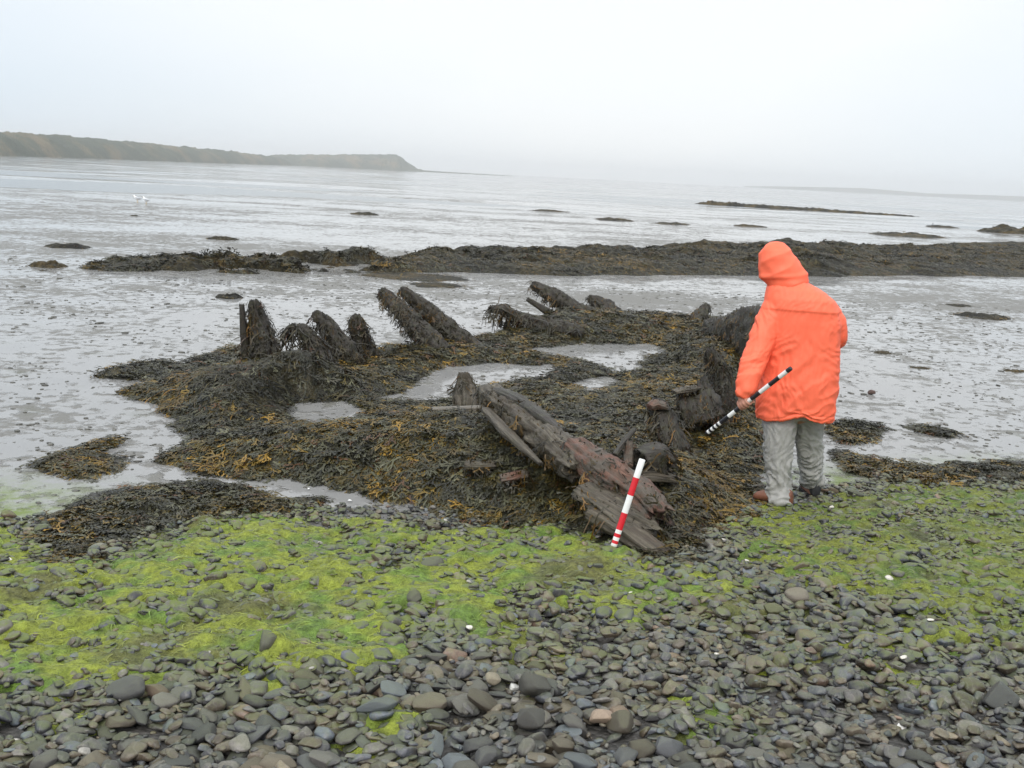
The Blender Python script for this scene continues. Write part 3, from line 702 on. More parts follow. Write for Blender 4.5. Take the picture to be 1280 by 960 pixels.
fv, ff, ft, _ = stamp(FIL, r.integers(0, 6, n), np.stack([x, y, A_+0.002], -1), Xa*L, Ya*L, Za*L*0.8, ft)
V = np.concatenate([np.stack([Vx, Vy, Vz], -1), fv]); F = np.concatenate([inv.reshape(-1, 4), ff+len(Vx)])
me = mesh_np('green_algae', V, F, attrs={'tint': np.concatenate([algae_tint(Vx, Vy), ft])}, mats=[M['algae'], M['filament']], midx=np.concatenate([np.zeros(len(ii)), np.ones(len(ff))]))
link('green_algae', me, kind='stuff', label='bright green filamentous algae draped over the beach stones', category='algae')

# ------------------------------------------------------------------ the reef and the low rocks out on the flats
def reef_front(x): return 20.75+0.44*x+0.5*pn(x*0.35, 77)+0.25*pn(x*1.3, 78)+0.0045*np.clip(x, 0, 40)**2*0.2
nu, nv = 1500, 150
u = np.linspace(-9.0, 46, nu); v = np.linspace(0, 1, nv)**1.2
U, Vv = np.meshgrid(u, v); depth = np.interp(U, [-9.5, -6, -2, 4, 8, 14, 25, 46], [2.2, 3.6, 5.5, 8.5, 10, 14, 22, 26])
RX = U; RY = reef_front(U)+Vv*depth
hmax = np.interp(U, [-9.5, -8.6, -7, -4, -1, 3, 6.5, 7.6, 9, 13, 20, 30, 46], [-0.1, -0.02, 0.20, 0.32, 0.34, 0.38, 0.43, 0.60, 0.50, 0.36, 0.36, 0.34, 0.40])
prof = ss(0, 0.16, Vv)*(1-ss(0.62, 1.0, Vv))*(0.62+0.38*ss(0.1, 0.5, Vv))
brk = fbm(RX*0.45, RY*0.8, 90, 4); brk = brk-0.9*ss(0.15, 0.6, fbm(RX*0.3, RY*1.3, 95, 3))*(1-ss(0.3, 0.9, Vv)*0.4)
lft = ss(0, -6, U)
RZ = terrain(RX, RY)-0.07+hmax*0.88*prof*(1.0+0.42*brk-lft*1.3*ss(-0.15, 0.15, -brk))+prof*(hmax > 0)*(0.09*fbm(RX*1.6, RY*1.6, 91, 4, 0.6)+0.06*np.abs(pn(RX*4, RY*4, 92)))+0.03*ss(0, 0.05, Vv)*(hmax > 0)
me = mesh_np('rock_reef', np.stack([RX, RY, RZ], -1).reshape(-1, 3), grid_faces(nv, nu), M['reef'])
link('rock_reef', me, kind='structure')
r = np.random.default_rng(12); n = 52000
jj_ = (r.random(n)**1.25*(nu-2)).astype(int)+1; ii_ = (r.random(n)*0.7*(nv-2)).astype(int)+1
x, y, z = RX[ii_, jj_], RY[ii_, jj_], RZ[ii_, jj_]
ok = z > terrain(x, y)+0.01; x, y, z, ii_, jj_ = x[ok], y[ok], z[ok], ii_[ok], jj_[ok]; n = len(x)
sl = (RZ[ii_+1, jj_]-RZ[ii_-1, jj_])/(RY[ii_+1, jj_]-RY[ii_-1, jj_]+1e-6); nrm = unit(np.stack([0*x, -sl, 1+0*x], -1))
an = r.normal(0, 0.9, n)-math.pi/2; d = np.stack([np.cos(an), np.sin(an), 0*x], -1); d = unit(d-nrm*np.sum(d*nrm, -1, keepdims=True)+nrm*r.uniform(-.1, .12, (n, 1)))
Xa = unit(np.cross(d, nrm)); Za = np.cross(Xa, d); L = (r.uniform(0.09, 0.2, n)*(1+0.02*np.clip(x, 0, 30)))[:, None]
fv, ff, ft, _ = stamp(FRONDS, r.integers(0, 10, n), np.stack([x, y, z+0.01], -1), Xa*L, d*L, Za*L, weed_tint(x*0.3, y*0.3, r, -0.1)*0.75)
link('seaweed', mesh_np('seaweed', fv, ff, M['frond'], {'tint': ft}), kind='stuff', label='dark wrack hanging over the long low reef behind the wreck', category='seaweed')

def low_rock(px, py, wpx, h, seed, label, depth=None, hump=0.0, **props):
    q = Gt(px, py); D = math.hypot(q[0], q[1]); w = wpx/2*D/FPX
    dp = depth or w*0.8
    nr, na = 14, 64; rad = np.linspace(0, 1, nr)[:, None]; an = np.linspace(0, 2*math.pi, na, endpoint=False)[None]
    edge = 1+0.22*pn(np.cos(an)*1.4+seed, np.sin(an)*1.4, seed)+0.12*pn(np.cos(an)*5+seed, np.sin(an)*5, seed)
    X = rad*np.cos(an)*w*edge; Y = rad*np.sin(an)*dp*edge
    Z = h*(1-rad**2.2)*(0.75+0.7*fbm(X/w*2+seed, Y/dp*2, seed, 3))-0.03*rad**3
    X, Y, Z = X+0*Z, Y+0*Z, Z
    cN = (RotN(q, X, Y)); V = np.stack([X, Y, Z], -1).reshape(-1, 3)
    F = grid_faces(nr, na, True)
    r = np.random.default_rng(seed); k = int(min(900, max(60, 130*w*dp*4/max(1, D/12)))); a = r.uniform(0, 6.28, k); rr_ = np.sqrt(r.random(k))*1.02
    fx, fy = np.cos(a)*rr_*w*0.97, np.sin(a)*rr_*dp*0.97; fz = h*(1-np.minimum(rr_, 1)**2.2)*(0.75+0.7*fbm(fx/w*2+seed, fy/dp*2, seed, 3))+0.005
    d = unit(np.stack([np.cos(a)+r.normal(0, .6, k), np.sin(a)+r.normal(0, .6, k), r.uniform(-.4, .3, k)], -1)); up = np.tile([0.0, 0, 1], (k, 1)); Xa = unit(np.cross(d, up)); Za = np.cross(Xa, d)
    L = (r.uniform(0.06, 0.12, k)*max(1, D/25))[:, None]; L = np.minimum(L, w*0.2)
    fv, ff, ft, _ = stamp(FRONDS, r.integers(0, 10, k), np.stack([fx, fy, fz], -1), Xa*L, d*L, Za*L, weed_tint(fx+seed, fy, r))
    root = link('weedy_rock', mesh_np('weedy_rock', V, F, M['reef']), label=label, category='rock', **props)
    root.location = (q[0], q[1], q[2]-0.005)
    link('seaweed_cover', mesh_np('seaweed_cover', fv, ff, M['frond'], {'tint': ft}), root, kind='stuff')
    return root
def RotN(q, X, Y): return None
for a in [(62,333,46,0.12,1,'small dark rock alone in the wet mud at the far left beside the reef'),
          (278,299,42,0.10,2,'little dark rock out on the flats just above the left part of the reef'),
          (287,372,40,0.07,3,'low brown weed clump on the mud behind the tall left rib'),
          (86,309,56,0.10,4,'thin dark rock strip at the upper left end of the reef'),
          (228,336,70,0.17,5,'rounded dark weedy rock at the front of the left reef end'),
          (455,268,38,0.12,6,'small dark rock far out on the flats above the leaning pair of ribs'),
          (686,264,50,0.12,7,'flat dark rock far out on the flats above the middle of the reef'),
          (768,275,56,0.13,8,'flat twin topped rock between the reef middle and the long skerry'),
          (838,280,56,0.10,9,'thin dark strip of rock just below the long skerry'),
          (936,283,46,0.11,10,'small dark rock right above the hooded head of the person'),
          (1177,284,40,0.16,12,'small dark rock out on the flats at the far right'),
          (1135,295,90,0.22,13,'long low rock between the reef and the flats at the right'),
          (1262,291,70,0.55,14,'dark rock spit entering from the right edge behind the reef'),
          (1228,396,72,0.075,15,'oval low weed covered rock on the mud at the right'),
          (1102,441,34,0.03,16,'small flat weed patch on the grey mud right of the jacket'),
          (1152,460,34,0.02,17,'very thin weed smear on the mud below the oval rock'),
          (1270,464,34,0.03,18,'small flat weed patch on the mud at the right edge'),
          (1199,382,44,0.03,22,'thin weed strip on the mud just above the oval rock'),
          (520,346,150,0.05,19,'broad flat weed bed between the reef and the leaning ribs'),
          (545,357,90,0.05,20,'narrow weed bed just above the tips of the leaning ribs'),
          (168,270,14,0.05,21,'tiny dark rock on the flats below the two gulls')]:
    low_rock(*a)
# isolated bits: a rust brown stone and the long skerry
def skerry():
    a, b_ = G(868, 251, -0.3), G(1150, 268, -0.25); n = 260
    t = np.linspace(0, 1, n)[:, None]; v = np.linspace(-1, 1, 17)[None]
    wd = 1.6*np.sin(np.pi*np.clip(t, 0.01, 1))**0.5*(1+0.4*pn(t*9, 5.0)); cx = a[0]+(b_[0]-a[0])*t; cy = a[1]+(b_[1]-a[1])*t+1.5*pn(t*6, 9.0)
    X = cx+v*0; Y = cy+v*wd; top = (0.62-0.42*t)*(0.75+0.6*np.abs(fbm(t*26, 3.0, 1, 4)))*np.minimum(1, np.minimum(t, 1-t)*14)
    Z = terrain(X, Y)-0.15+(top+0.15)*(1-np.abs(v)**2.2)*(1+0.3*pn(X*2, Y*2))
    c0 = np.array([cx.mean(), cy.mean(), Z.min()])
    o = link('skerry', mesh_np('skerry', np.stack([X, Y, Z], -1).reshape(-1, 3)-c0, grid_faces(n, 17)[:, ::-1], M['reef']), label='long thin dark skerry far out on the tidal flats at the right', category='rock'); o.location = c0
skerry()

# worm casts and small lumps on the mud (nobody could count them)
r = np.random.default_rng(77); n = 9000
y = 4.5+r.random(n)**0.8*15; x = (r.random(n)-0.5)*1.25*y+0.1*y
ok = (samp(S_all, x, y) < -0.05) & (beach_edge(x)-y < -0.2); cl = 0.5+fbm(x*0.8, y*0.8, 99, 3); ok &= r.random(n) < cl; x, y = x[ok], y[ok]; n = len(x)
a = np.exp(r.normal(math.log(0.010), 0.4, n))*(1+0.02*y); o_ = np.zeros(n); yaw = r.uniform(0, 6.28, n)
Ax = np.stack([np.cos(yaw), np.sin(yaw), o_], -1)*(a*1.5)[:, None]; Ay = np.stack([-np.sin(yaw), np.cos(yaw), o_], -1)*a[:, None]; Az = np.stack([o_, o_, np.ones(n)], -1)*(a*0.4)[:, None]
v, f, t, e = stamp(PT, r.integers(0, 6, n), np.stack([x, y, terrain(x, y)+a*0.1], -1), Ax, Ay, Az, np.tile([[0.09, 0.088, 0.075]], (n, 1))*r.uniform(.6, 1.5, (n, 1)), np.full(n, 0.0))
link('mud_casts', mesh_np('mud_casts', v, f, M['stone'], {'tint': t, 'alg': e}), kind='stuff', label='small dark worm casts and lumps dotting the wet mud', category='worm casts')

# ------------------------------------------------------------------ timbers
def timber_mesh(name, pts, hw, ht, side, m, seed, rough=0.15, exp=2.8, broken=0.45, nr=None, dome=0.0):
    """pts: axis points; hw/ht: half width along 'side' and half thickness; side: vector across."""
    pts = np.array(pts, float); seg = np.linalg.norm(np.diff(pts, axis=0), axis=1); cum = np.concatenate([[0], np.cumsum(seg)]); Lt = cum[-1]
    nr = nr or max(14, int(Lt/0.018)); s = np.linspace(0, Lt, nr)
    C = np.stack([np.interp(s, cum, pts[:, k]) for k in range(3)], -1)
    for _ in range(3): C[1:-1] = 0.25*C[:-2]+0.5*C[1:-1]+0.25*C[2:]
    T = unit(np.gradient(C, axis=0)); side = unit(np.asarray(side, float)); S = unit(side[None]-T*(T@side)[:, None]); U_ = np.cross(T, S)
    hw = np.interp(s, cum, np.broadcast_to(hw, len(pts))); ht = np.interp(s, cum, np.broadcast_to(ht, len(pts)))
    na = 36; a = np.linspace(0, 2*math.pi, na, endpoint=False); ca, sa = np.cos(a), np.sin(a)
    qx = np.sign(ca)*np.abs(ca)**(2/exp); qy = np.sign(sa)*np.abs(sa)**(2/exp)
    ss_ = s[:, None]
    # grooves follow the grain, rot eats the ends
    gr = 1+rough*(0.9*pn(qx[None]*4+seed, qy[None]*4, ss_*1.5)+0.8*pn(qx[None]*9, qy[None]*9+seed, ss_*3)+0.8*pn(qx[None]*2, qy[None]*2+seed, ss_*8)+0.7*pn(qx[None]*3+seed, qy[None]*3, ss_*22)-0.5*np.abs(pn(qx[None]*6, qy[None]*6+seed, ss_*4)))
    X = qx[None]*hw[:, None]*gr; Y = qy[None]*ht[:, None]*gr
    off = np.zeros((nr, na)); e1 = ss(0.0, 1.0, (ss_-Lt*0.75)/(Lt*0.25))
    off += e1*broken*hw.mean()*2*(pn(qx[None]*2.5+seed, qy[None]*2.5, 0.0)+0.6*pn(qx[None]*8+seed, qy[None]*8, 1.0))
    V = C[:, None]+S[:, None]*X[..., None]+U_[:, None]*Y[..., None]+T[:, None]*off[..., None]
    V = V.reshape(-1, 3); F = list(grid_faces(nr, na, True))
    grain = np.stack([np.broadcast_to(qx[None]*hw[:, None], (nr, na)), np.broadcast_to(qy[None]*ht[:, None], (nr, na)), np.broadcast_to(ss_*0.07, (nr, na))], -1).reshape(-1, 3)+seed
    # caps: shrink rings
    Vl, Gl = [V], [grain]; base = (nr-1)*na; cnt = len(V)
    for end, sg in ((nr-1, 1), (0, -1)):
        prev = np.arange(na)+end*na; ring0 = V.reshape(nr, na, 3)[end]; cen = ring0.mean(0)
        for q_ in (0.72, 0.4, 0.06):
            jit = sg*T[end]*(hw[end]*broken*1.6*(pn(qx*q_*3+seed, qy*q_*3, 5.0)-0.1))[:, None]+sg*T[end]*hw[end]*dome*math.sqrt(1-q_*q_)
            ring = cen+(ring0-cen)*q_+jit*(1 if q_ > 0.1 else 0.2)
            cur = np.arange(na)+cnt; cnt += na
            fr = np.stack([prev, np.roll(prev, -1), np.roll(cur, -1), cur], -1); F += list(fr if sg > 0 else fr[:, ::-1])
            Vl.append(ring); Gl.append(grain.reshape(nr, na, 3)[end]*q_+0.3); prev = cur
    V = np.concatenate(Vl); Gr = np.concatenate(Gl)
    return mesh_np(name, V, np.array(F), M[m], {'grain': Gr}), V
def surf_points(V, nring, na=36):
    pass
def fringe(me, V0, n, seed, Lr=(0.05, 0.13), strands=0.4, top=0.0, zmin=None):
    r = np.random.default_rng(seed); k = len(me.polygons)
    cen = np.empty(k*3, np.float32); me.polygons.foreach_get('center', cen); cen = cen.reshape(-1, 3).astype(float)
    nrm = np.empty(k*3, np.float32); me.polygons.foreach_get('normal', nrm); nrm = nrm.reshape(-1, 3).astype(float)
    ar = np.empty(k, np.float32); me.polygons.foreach_get('area', ar)
    w = ar*(cen[:, 2] > (zmin if zmin is not None else -9))*(0.35+0.65*ss(-0.5, 0.6, nrm[:, 2]))
    if top: w = w*(1-top+top*ss(0.3, 1.0, (cen[:, 2]-cen[:, 2].min())/(np.ptp(cen[:, 2])+1e-6)))
    i = r.choice(k, n, p=w/w.sum()); p, nn = cen[i]+r.normal(0, 0.006, (n, 3)), nrm[i]
    down = np.array([0, 0, -1.0]); d = unit(nn*r.uniform(0.1, 0.6, (n, 1))+down*0.9+r.normal(0, 0.28, (n, 3)))
    Xa = unit(np.cross(d, nn+r.normal(0, 0.1, (n, 3)))); Za = np.cross(Xa, d); Za = Za*np.sign(np.sum(Za*nn, -1, keepdims=True)+1e-9)
    st = r.random(n) < strands; L = r.uniform(*Lr, n)*np.where(st, 1.5, 1.0); L = L[:, None]
    wch = np.where(st, 10+r.integers(0, 6, n), r.integers(0, 10, n))
    tt = weed_tint(p[:, 0]*3, p[:, 2]*3+p[:, 1], r, -0.05)*np.array([0.62, 0.52, 0.42])
    return stamp(FRONDS+STRANDS, wch, p+nn*0.006, Xa*L, d*L, Za*L, tt)
WOODN = [0]
def timber(name, pts, hw, ht, side, m, label, weed=0, group=None, cat='timber', seed=None, extra=None, Lr=(0.05, 0.13), strands=0.4, top=0.0, dz=0.0, **kw):
    pts = [np.array(p)+np.array([0, 0, dz]) for p in pts]
    WOODN[0] += 1; seed = seed or WOODN[0]*1.7
    if cat == 'rib':
        hw = list(np.array(hw)*np.linspace(0.88, 0.72, len(hw))); kw = dict(dict(rough=0.26, exp=2.2, broken=0.12, dome=0.9), **{k_: v_ for k_, v_ in kw.items() if k_ != 'broken'}); weed = int(weed*1.15)
    me, V = timber_mesh(name, pts, hw, ht, side, m, seed, **kw)
    c0 = np.array(pts[0], float)
    props = dict(label=label, category=cat)
    if group: props['group'] = group
    fv = None
    if weed:
        fv, ff, ft, _ = fringe(me, V, weed, int(seed*10), Lr, strands, top, zmin=np.array(pts)[:, 2].min()+0.02)
    rebase(me, c0); o = link(name, me, **props); o.location = c0
    if extra:
        for (ep, ehw, eht, em) in extra:
            e2, _ = timber_mesh('splinter', ep, ehw, eht, side, em, seed+3); rebase(e2, c0); link('splinter', e2, o)
    if weed: link('seaweed_fringe', mesh_np('seaweed_fringe', fv-c0, ff, M['frond'], {'tint': ft}), o, kind='stuff')
    return o
GR = 'rib timbers of the wreck'
Xs = np.array([1.0, 0, 0])
def Q(px, py, Y): return P(px, py, Y)
timber('wreck_rib', [Q(330, 460, 9.4), Q(326, 430, 9.45), Q(322, 405, 9.5), Q(318, 380, 9.5)], [0.17, 0.165, 0.13, 0.075], [0.11, 0.10, 0.09, 0.06], Xs, 'wood_dark',
       'tallest upright rib stump with a thin splinter on its left, standing on the left mound', 420, GR, 'rib', broken=0.2, extra=[([Q(307, 450, 9.4), Q(305, 415, 9.4), Q(302, 381, 9.4)], [0.04, 0.035, 0.022], [0.04, 0.035, 0.02], 'wood_dark')])
timber('wreck_rib', [Q(414, 485, 9.1), Q(402, 452, 9.15), Q(392, 428, 9.2), Q(378, 411, 9.2), Q(364, 410, 9.2), Q(354, 420, 9.2)], [0.17, 0.13, 0.10, 0.07, 0.05, 0.03], [0.12, 0.1, 0.08, 0.06, 0.05, 0.03], Xs, 'wood_dark',
       'hooked rib bent over to the left, trailing weed, right of the tall stump', 420, GR, 'rib', top=0.5, Lr=(0.06, 0.16), strands=0.6)
timber('wreck_rib', [Q(440, 455, 9.9), Q(425, 432, 9.9), Q(408, 408, 9.95), Q(396, 392, 9.95)], [0.15, 0.14, 0.11, 0.06], [0.1, 0.09, 0.08, 0.05], Xs, 'wood_dark',
       'pointed rib leaning left, between the hooked rib and the round topped one', 420, GR, 'rib', strands=0.6)
timber('wreck_rib', [Q(462, 448, 10.4), Q(452, 425, 10.4), Q(446, 408, 10.4), Q(446, 398, 10.4)], [0.12, 0.11, 0.12, 0.08], [0.09, 0.08, 0.09, 0.06], Xs, 'wood_dark',
       'short round topped rib stump, left neighbour of the leaning pair', 320, GR, 'rib', strands=0.5)
timber('wreck_rib', [Q(552, 446, 11.0), Q(528, 418, 11.1), Q(503, 390, 11.2), Q(478, 365, 11.3)], [0.20, 0.16, 0.13, 0.075], [0.12, 0.1, 0.09, 0.05], Xs, 'wood_dark',
       'front rib of the leaning pair, slanting up to the left', 700, GR, 'rib', strands=0.35)
timber('wreck_rib', [Q(590, 442, 11.5), Q(560, 412, 11.55), Q(530, 385, 11.6), Q(504, 364, 11.6)], [0.19, 0.15, 0.125, 0.08], [0.12, 0.1, 0.09, 0.05], Xs, 'wood_dark',
       'rear rib of the leaning pair, with a curled weedy tip', 620, GR, 'rib', strands=0.35)
timber('wreck_rib', [Q(720, 418, 12.8), Q(682, 408, 12.9), Q(648, 398, 13.0), Q(627, 386, 13.0), Q(614, 386, 13.0)], [0.14, 0.13, 0.11, 0.09, 0.05], [0.13, 0.11, 0.10, 0.09, 0.05], (0.3, 0, 1), 'wood_dark',
       'low rib with a drooping beard of weed at its left end, behind the mud pool', 480, GR, 'rib', top=0.4, strands=0.7, Lr=(0.07, 0.2))
timber('wreck_rib', [Q(750, 402, 14.0), Q(722, 390, 14.1), Q(692, 370, 14.2), Q(668, 357, 14.2)], [0.16, 0.15, 0.14, 0.09], [0.13, 0.12, 0.1, 0.06], (0.4, 0, 1), 'wood_dark',
       'long rib slanting left at the back with a forked splinter underneath', 420, GR, 'rib', strands=0.5, extra=[([Q(705, 402, 13.9), Q(685, 390, 13.9), Q(659, 374, 13.9)], [0.06, 0.05, 0.03], [0.05, 0.04, 0.03], 'wood_dark')])
timber('wreck_rib', [Q(768, 404, 14.7), Q(757, 390, 14.7), Q(744, 377, 14.8), Q(738, 373, 14.8)], [0.27, 0.2, 0.12, 0.07], [0.14, 0.12, 0.1, 0.06], Xs, 'wood_dark',
       'stubby triangular rib stump farthest back in the left row', 300, GR, 'rib', strands=0.4)
timber('wreck_rib', [Q(862, 416, 14.2), Q(872, 400, 14.3), Q(882, 384, 14.4)], [0.22, 0.15, 0.09], [0.14, 0.12, 0.09], Xs, 'wood_dark',
       'grey green stump rising at the back of the right side of the wreck', 260, GR, 'rib', strands=0.3)
timber('wreck_rib', [Q(897, 535, 8.1), Q(900, 500, 8.15), Q(897, 465, 8.2), Q(888, 440, 8.2)], [0.16, 0.155, 0.125, 0.06], [0.12, 0.12, 0.1, 0.06], Xs, 'wood_dark',
       'broad shaggy dark upright stump on the right side near the person', 650, GR, 'rib', strands=0.3, Lr=(0.04, 0.09))
timber('hull_side', [Q(888, 425, 12.4), Q(912, 425, 11.6), Q(945, 420, 10.6), Q(985, 425, 9.8)], [0.26, 0.30, 0.33, 0.25], [0.12, 0.12, 0.12, 0.1], (0, 0, 1), 'wood_dark',
       'long dark weed hung hull side running behind the person', 900, None, 'hull side', strands=0.2)
timber('wreck_rib', [Q(848, 592, 7.0), Q(842, 558, 7.1), Q(832, 530, 7.2), Q(822, 508, 7.3)], [0.13, 0.12, 0.115, 0.10], [0.10, 0.1, 0.09, 0.06], Xs, 'wood_dark',
       'dark leaning stump with a flat pinkish top right of the broken beam', 300, GR, 'rib', strands=0.6, top=-0.5)
timber('timber_block', [Q(880, 528, 7.8), Q(872, 505, 7.85), Q(866, 488, 7.9)], [0.17, 0.17, 0.14], [0.13, 0.12, 0.08], Xs, 'wood_dark', 'low dark block under the flat pale plank beside the shaggy stump', 380, strands=0.15, Lr=(0.04, 0.09))
timber('wreck_plank', [Q(842, 490, 7.75), Q(860, 486, 7.8), Q(876, 484, 7.85)], [0.04, 0.05, 0.03], [0.012, 0.02, 0.010], (0, 1, 0.1), 'wood_grey', 'flat pale plank lying on the dark block by the shaggy stump', 40, None, 'plank')
timber('wreck_plank', [Q(812, 509, 7.15), Q(820, 505, 7.2), Q(833, 508, 7.2)], [0.03, 0.05, 0.04], [0.02, 0.03, 0.02], (0, 1, 0.3), 'wood_red', 'rounded pinkish plank end capping the dark leaning stump', 10, None, 'plank')
timber('wreck_rib', [Q(583, 520, 8.3), Q(583, 498, 8.35), Q(581, 486, 8.4), Q(580, 473, 8.4)], [0.12, 0.13, 0.125, 0.09], [0.08, 0.08, 0.07, 0.05], Xs, 'wood_grey',
       'small bullet shaped stump in the pool behind the pale board', 40, GR, 'rib', strands=0.3, broken=0.05)
# planks on the near end
def H(px, py, z): return G(px, py, z)
timber('wreck_plank', [H(540, 511, .33), H(572, 510, .34), H(606, 509, .35)], 0.045, 0.010, (0, 1, 0), 'wood_pale', 'thin pale horizontal board in front of the bullet shaped stump', 0, None, 'plank', rough=0.04)
timber('wreck_plank', [H(498, 517, .29), H(525, 518, .31), H(556, 514, .33)], 0.07, 0.03, (0, 1, 0.2), 'wood_red', 'reddish plank end left of the pale board', 59, None, 'plank', rough=0.3, dz=-0.045)
timber('wreck_plank', [H(508, 530, .29), H(545, 531, .31), H(592, 528, .32)], 0.07, 0.025, (0, 1, 0.3), 'wood_pale', 'weathered plank below the pale horizontal board', 75, None, 'plank', rough=0.3, dz=-0.045)
timber('wreck_plank', [H(502, 546, .26), H(530, 545, .28), H(556, 547, .29)], 0.055, 0.022, (0, 1, 0.4), 'wood_red', 'lowest reddish plank piece showing through the wrack on the near mound', 59, None, 'plank', rough=0.3, dz=-0.045)
timber('wreck_plank', [H(582, 572, .30), H(600, 574, .30), H(618, 573, .30)], 0.035, 0.02, (0, 1, 0.3), 'wood_grey', 'bluish wet plank piece in the wrack left of the broken beam', 65, None, 'plank', rough=0.3, dz=-0.045)
timber('wreck_plank', [H(626, 590, .28), H(640, 588, .29), H(658, 583, .30)], 0.035, 0.02, (0, 1, 0.4), 'wood_red', 'short pinkish plank just below the grey beam', 53, None, 'plank', rough=0.3, dz=-0.045)
# the big broken beam: grey upper half, red middle, slabs at its foot
WOODN[0] += 1
timber('broken_beam', [H(612, 492, .50), H(648, 518, .47), H(690, 552, .42), H(728, 590, .36)], [0.10, 0.13, 0.135, 0.11], [0.08, 0.09, 0.09, 0.07], (0.85, 0.5, 0), 'wood_grey',
       'massive grey rotted beam, upper half of the broken pair, slanting down to the right', 420, None, 'beam', rough=0.22, broken=0.5, strands=0.2,
       extra=[([H(607, 512, .47), H(636, 543, .43), H(676, 580, .38)], [0.03, 0.045, 0.015], [0.02, 0.022, 0.012], 'wood_grey'),
              ([H(622, 490, .55), H(645, 500, .55), H(672, 520, .52), H(700, 540, .48)], [0.05, 0.06, 0.06, 0.04], [0.035, 0.04, 0.04, 0.03], 'wood_dark')])
timber('broken_beam', [H(716, 560, .44), H(752, 588, .40), H(795, 615, .33), H(822, 645, .26)], [0.09, 0.115, 0.115, 0.09], [0.07, 0.08, 0.08, 0.07], (0.8, 0.55, 0.1), 'wood_red',
       'thick split beam with a raw red upper end behind the red and white scale', 230, None, 'beam', rough=0.20, broken=0.5, strands=0.2)
timber('wreck_plank', [H(728, 612, .33), H(770, 636, .28), H(822, 662, .20)], [0.10, 0.13, 0.12], [0.04, 0.05, 0.05], (0.8, 0.6, 0), 'wood_grey', 'broad grey slab under the red end of the split beam', 110, None, 'plank', rough=0.28, broken=0.6)
timber('wreck_plank', [H(740, 640, .26), H(788, 668, .20), H(842, 706, .09)], [0.065, 0.075, 0.06], [0.045, 0.05, 0.04], (0.8, 0.6, 0), 'wood_grey', 'lowest grey timber pointing down to the shingle right of the scale', 6, None, 'plank', rough=0.12, broken=0.5)
timber('driftwood_stick', [H(768, 570, .42), H(780, 552, .46), H(793, 537, .50)], [0.018, 0.018, 0.014], [0.018, 0.018, 0.014], Xs, 'wood_dark', 'thin dark stick poking up behind the split beam', 0, None, 'stick')
timber('wreck_plank', [H(785, 584, .36), H(786, 570, .38), P(787, 552, H(786, 570, .38)[1]+.02)], [0.028, 0.032, 0.018], [0.02, 0.02, 0.015], Xs, 'wood_red', 'small upright red wood shard behind the scale', 0, None, 'plank')
timber('timber_block', [H(800, 580, .36), H(822, 575, .38), H(838, 585, .34)], [0.10, 0.12, 0.08], [0.09, 0.1, 0.08], (0, 1, 0), 'wood_dark', 'rounded black timber lump right of the upper end of the scale', 60, strands=0.4)
timber('wreck_plank', [H(795, 596, .30), H(815, 594, .32), H(842, 598, .28)], [0.05, 0.06, 0.04], [0.03, 0.03, 0.02], (0, 1, 0.2), 'wood_grey', 'narrow grey plank passing behind the top of the scale', 6, None, 'plank')

# ------------------------------------------------------------------ scale bars
def rod(name, a, b_, rad, bands, matsl, label, flat=0.6, sub=None):
    a, b_ = np.array(a), np.array(b_); T = unit(b_-a); L = np.linalg.norm(b_-a); S = unit(np.cross(T, [0.0, 1, 0.0])); U_ = np.cross(T, S)
    na = 16; an = np.linspace(0, 2*math.pi, na, endpoint=False); V, F, mi = [], [], []
    ts = [(0, bands[0][1])]; rings = [(0.0, 0.86), (0.004, 1.0)]; col_of = []
    edges = [e for e, _ in bands]+[1.0]
    pos_ = [0.0, 0.006]+[e for e in edges[1:-1]]+[0.994, 1.0]; radf = [0.85]+[1]*(len(pos_)-2)+[0.85]
    for t, q in zip(pos_, radf):
        for x in an: V.append(a+T*L*t+(S*math.cos(x)+U_*math.sin(x)*flat)*rad*q)
    for i in range(len(pos_)-1):
        mid = (pos_[i]+pos_[i+1])/2; mm = [c for e, c in bands if e <= mid][-1]
        for j in range(na): F.append([i*na+j, i*na+(j+1) % na, (i+1)*na+(j+1) % na, (i+1)*na+j]); mi.append(mm)
    n0 = len(V); V += [a, b_]; me = bpy.data.meshes.new(name)
    last = (len(pos_)-1)*na
    F2 = F+[[n0, (j+1) % na, j] for j in range(na)]+[[n0+1, last+j, last+(j+1) % na] for j in range(na)]; mi += [bands[0][1]]*na+[bands[-1][1]]*na
    me.from_pydata([tuple(v-a) for v in V], [], F2); me.update()
    for x in matsl: me.materials.append(M[x])
    me.polygons.foreach_set('material_index', mi); me.polygons.foreach_set('use_smooth', [len(f) == 4 for f in F2])
    me.validate(); o = link(name, me, label=label, category='scale bar'); o.location = a
    return o
sb = Gt(767, 683, 0.06); sb = G(767, 683, sb[2]); top_ = P(803, 574, sb[1]+0.07)
rod('scale_bar', top_, sb, 0.0175, [(0, 0), (.21, 1), (.412, 0), (.614, 1), (.807, 0), (.85, 1), (.89, 0), (.93, 1), (.965, 0)], ['white_paint', 'red_paint'],
    'red and white banded survey scale leaning against the broken beam', 0.7)
sA, sB = P(989, 460, 5.93), P(883, 542, 6.30)
rod('scale_rod', sA, sB, 0.0145, [(0, 1), (.045, 0), (.13, 1), (.24, 0), (.35, 1), (.45, 0), (.55, 1), (.64, 0), (.72, 1), (.82, 0), (.842, 1), (.865, 0), (.887, 1), (.91, 0), (.932, 1), (.955, 0), (.978, 1)],
    ['white_paint', 'black_paint'], 'black and white banded ranging rod held slanting in the hand', 0.9)

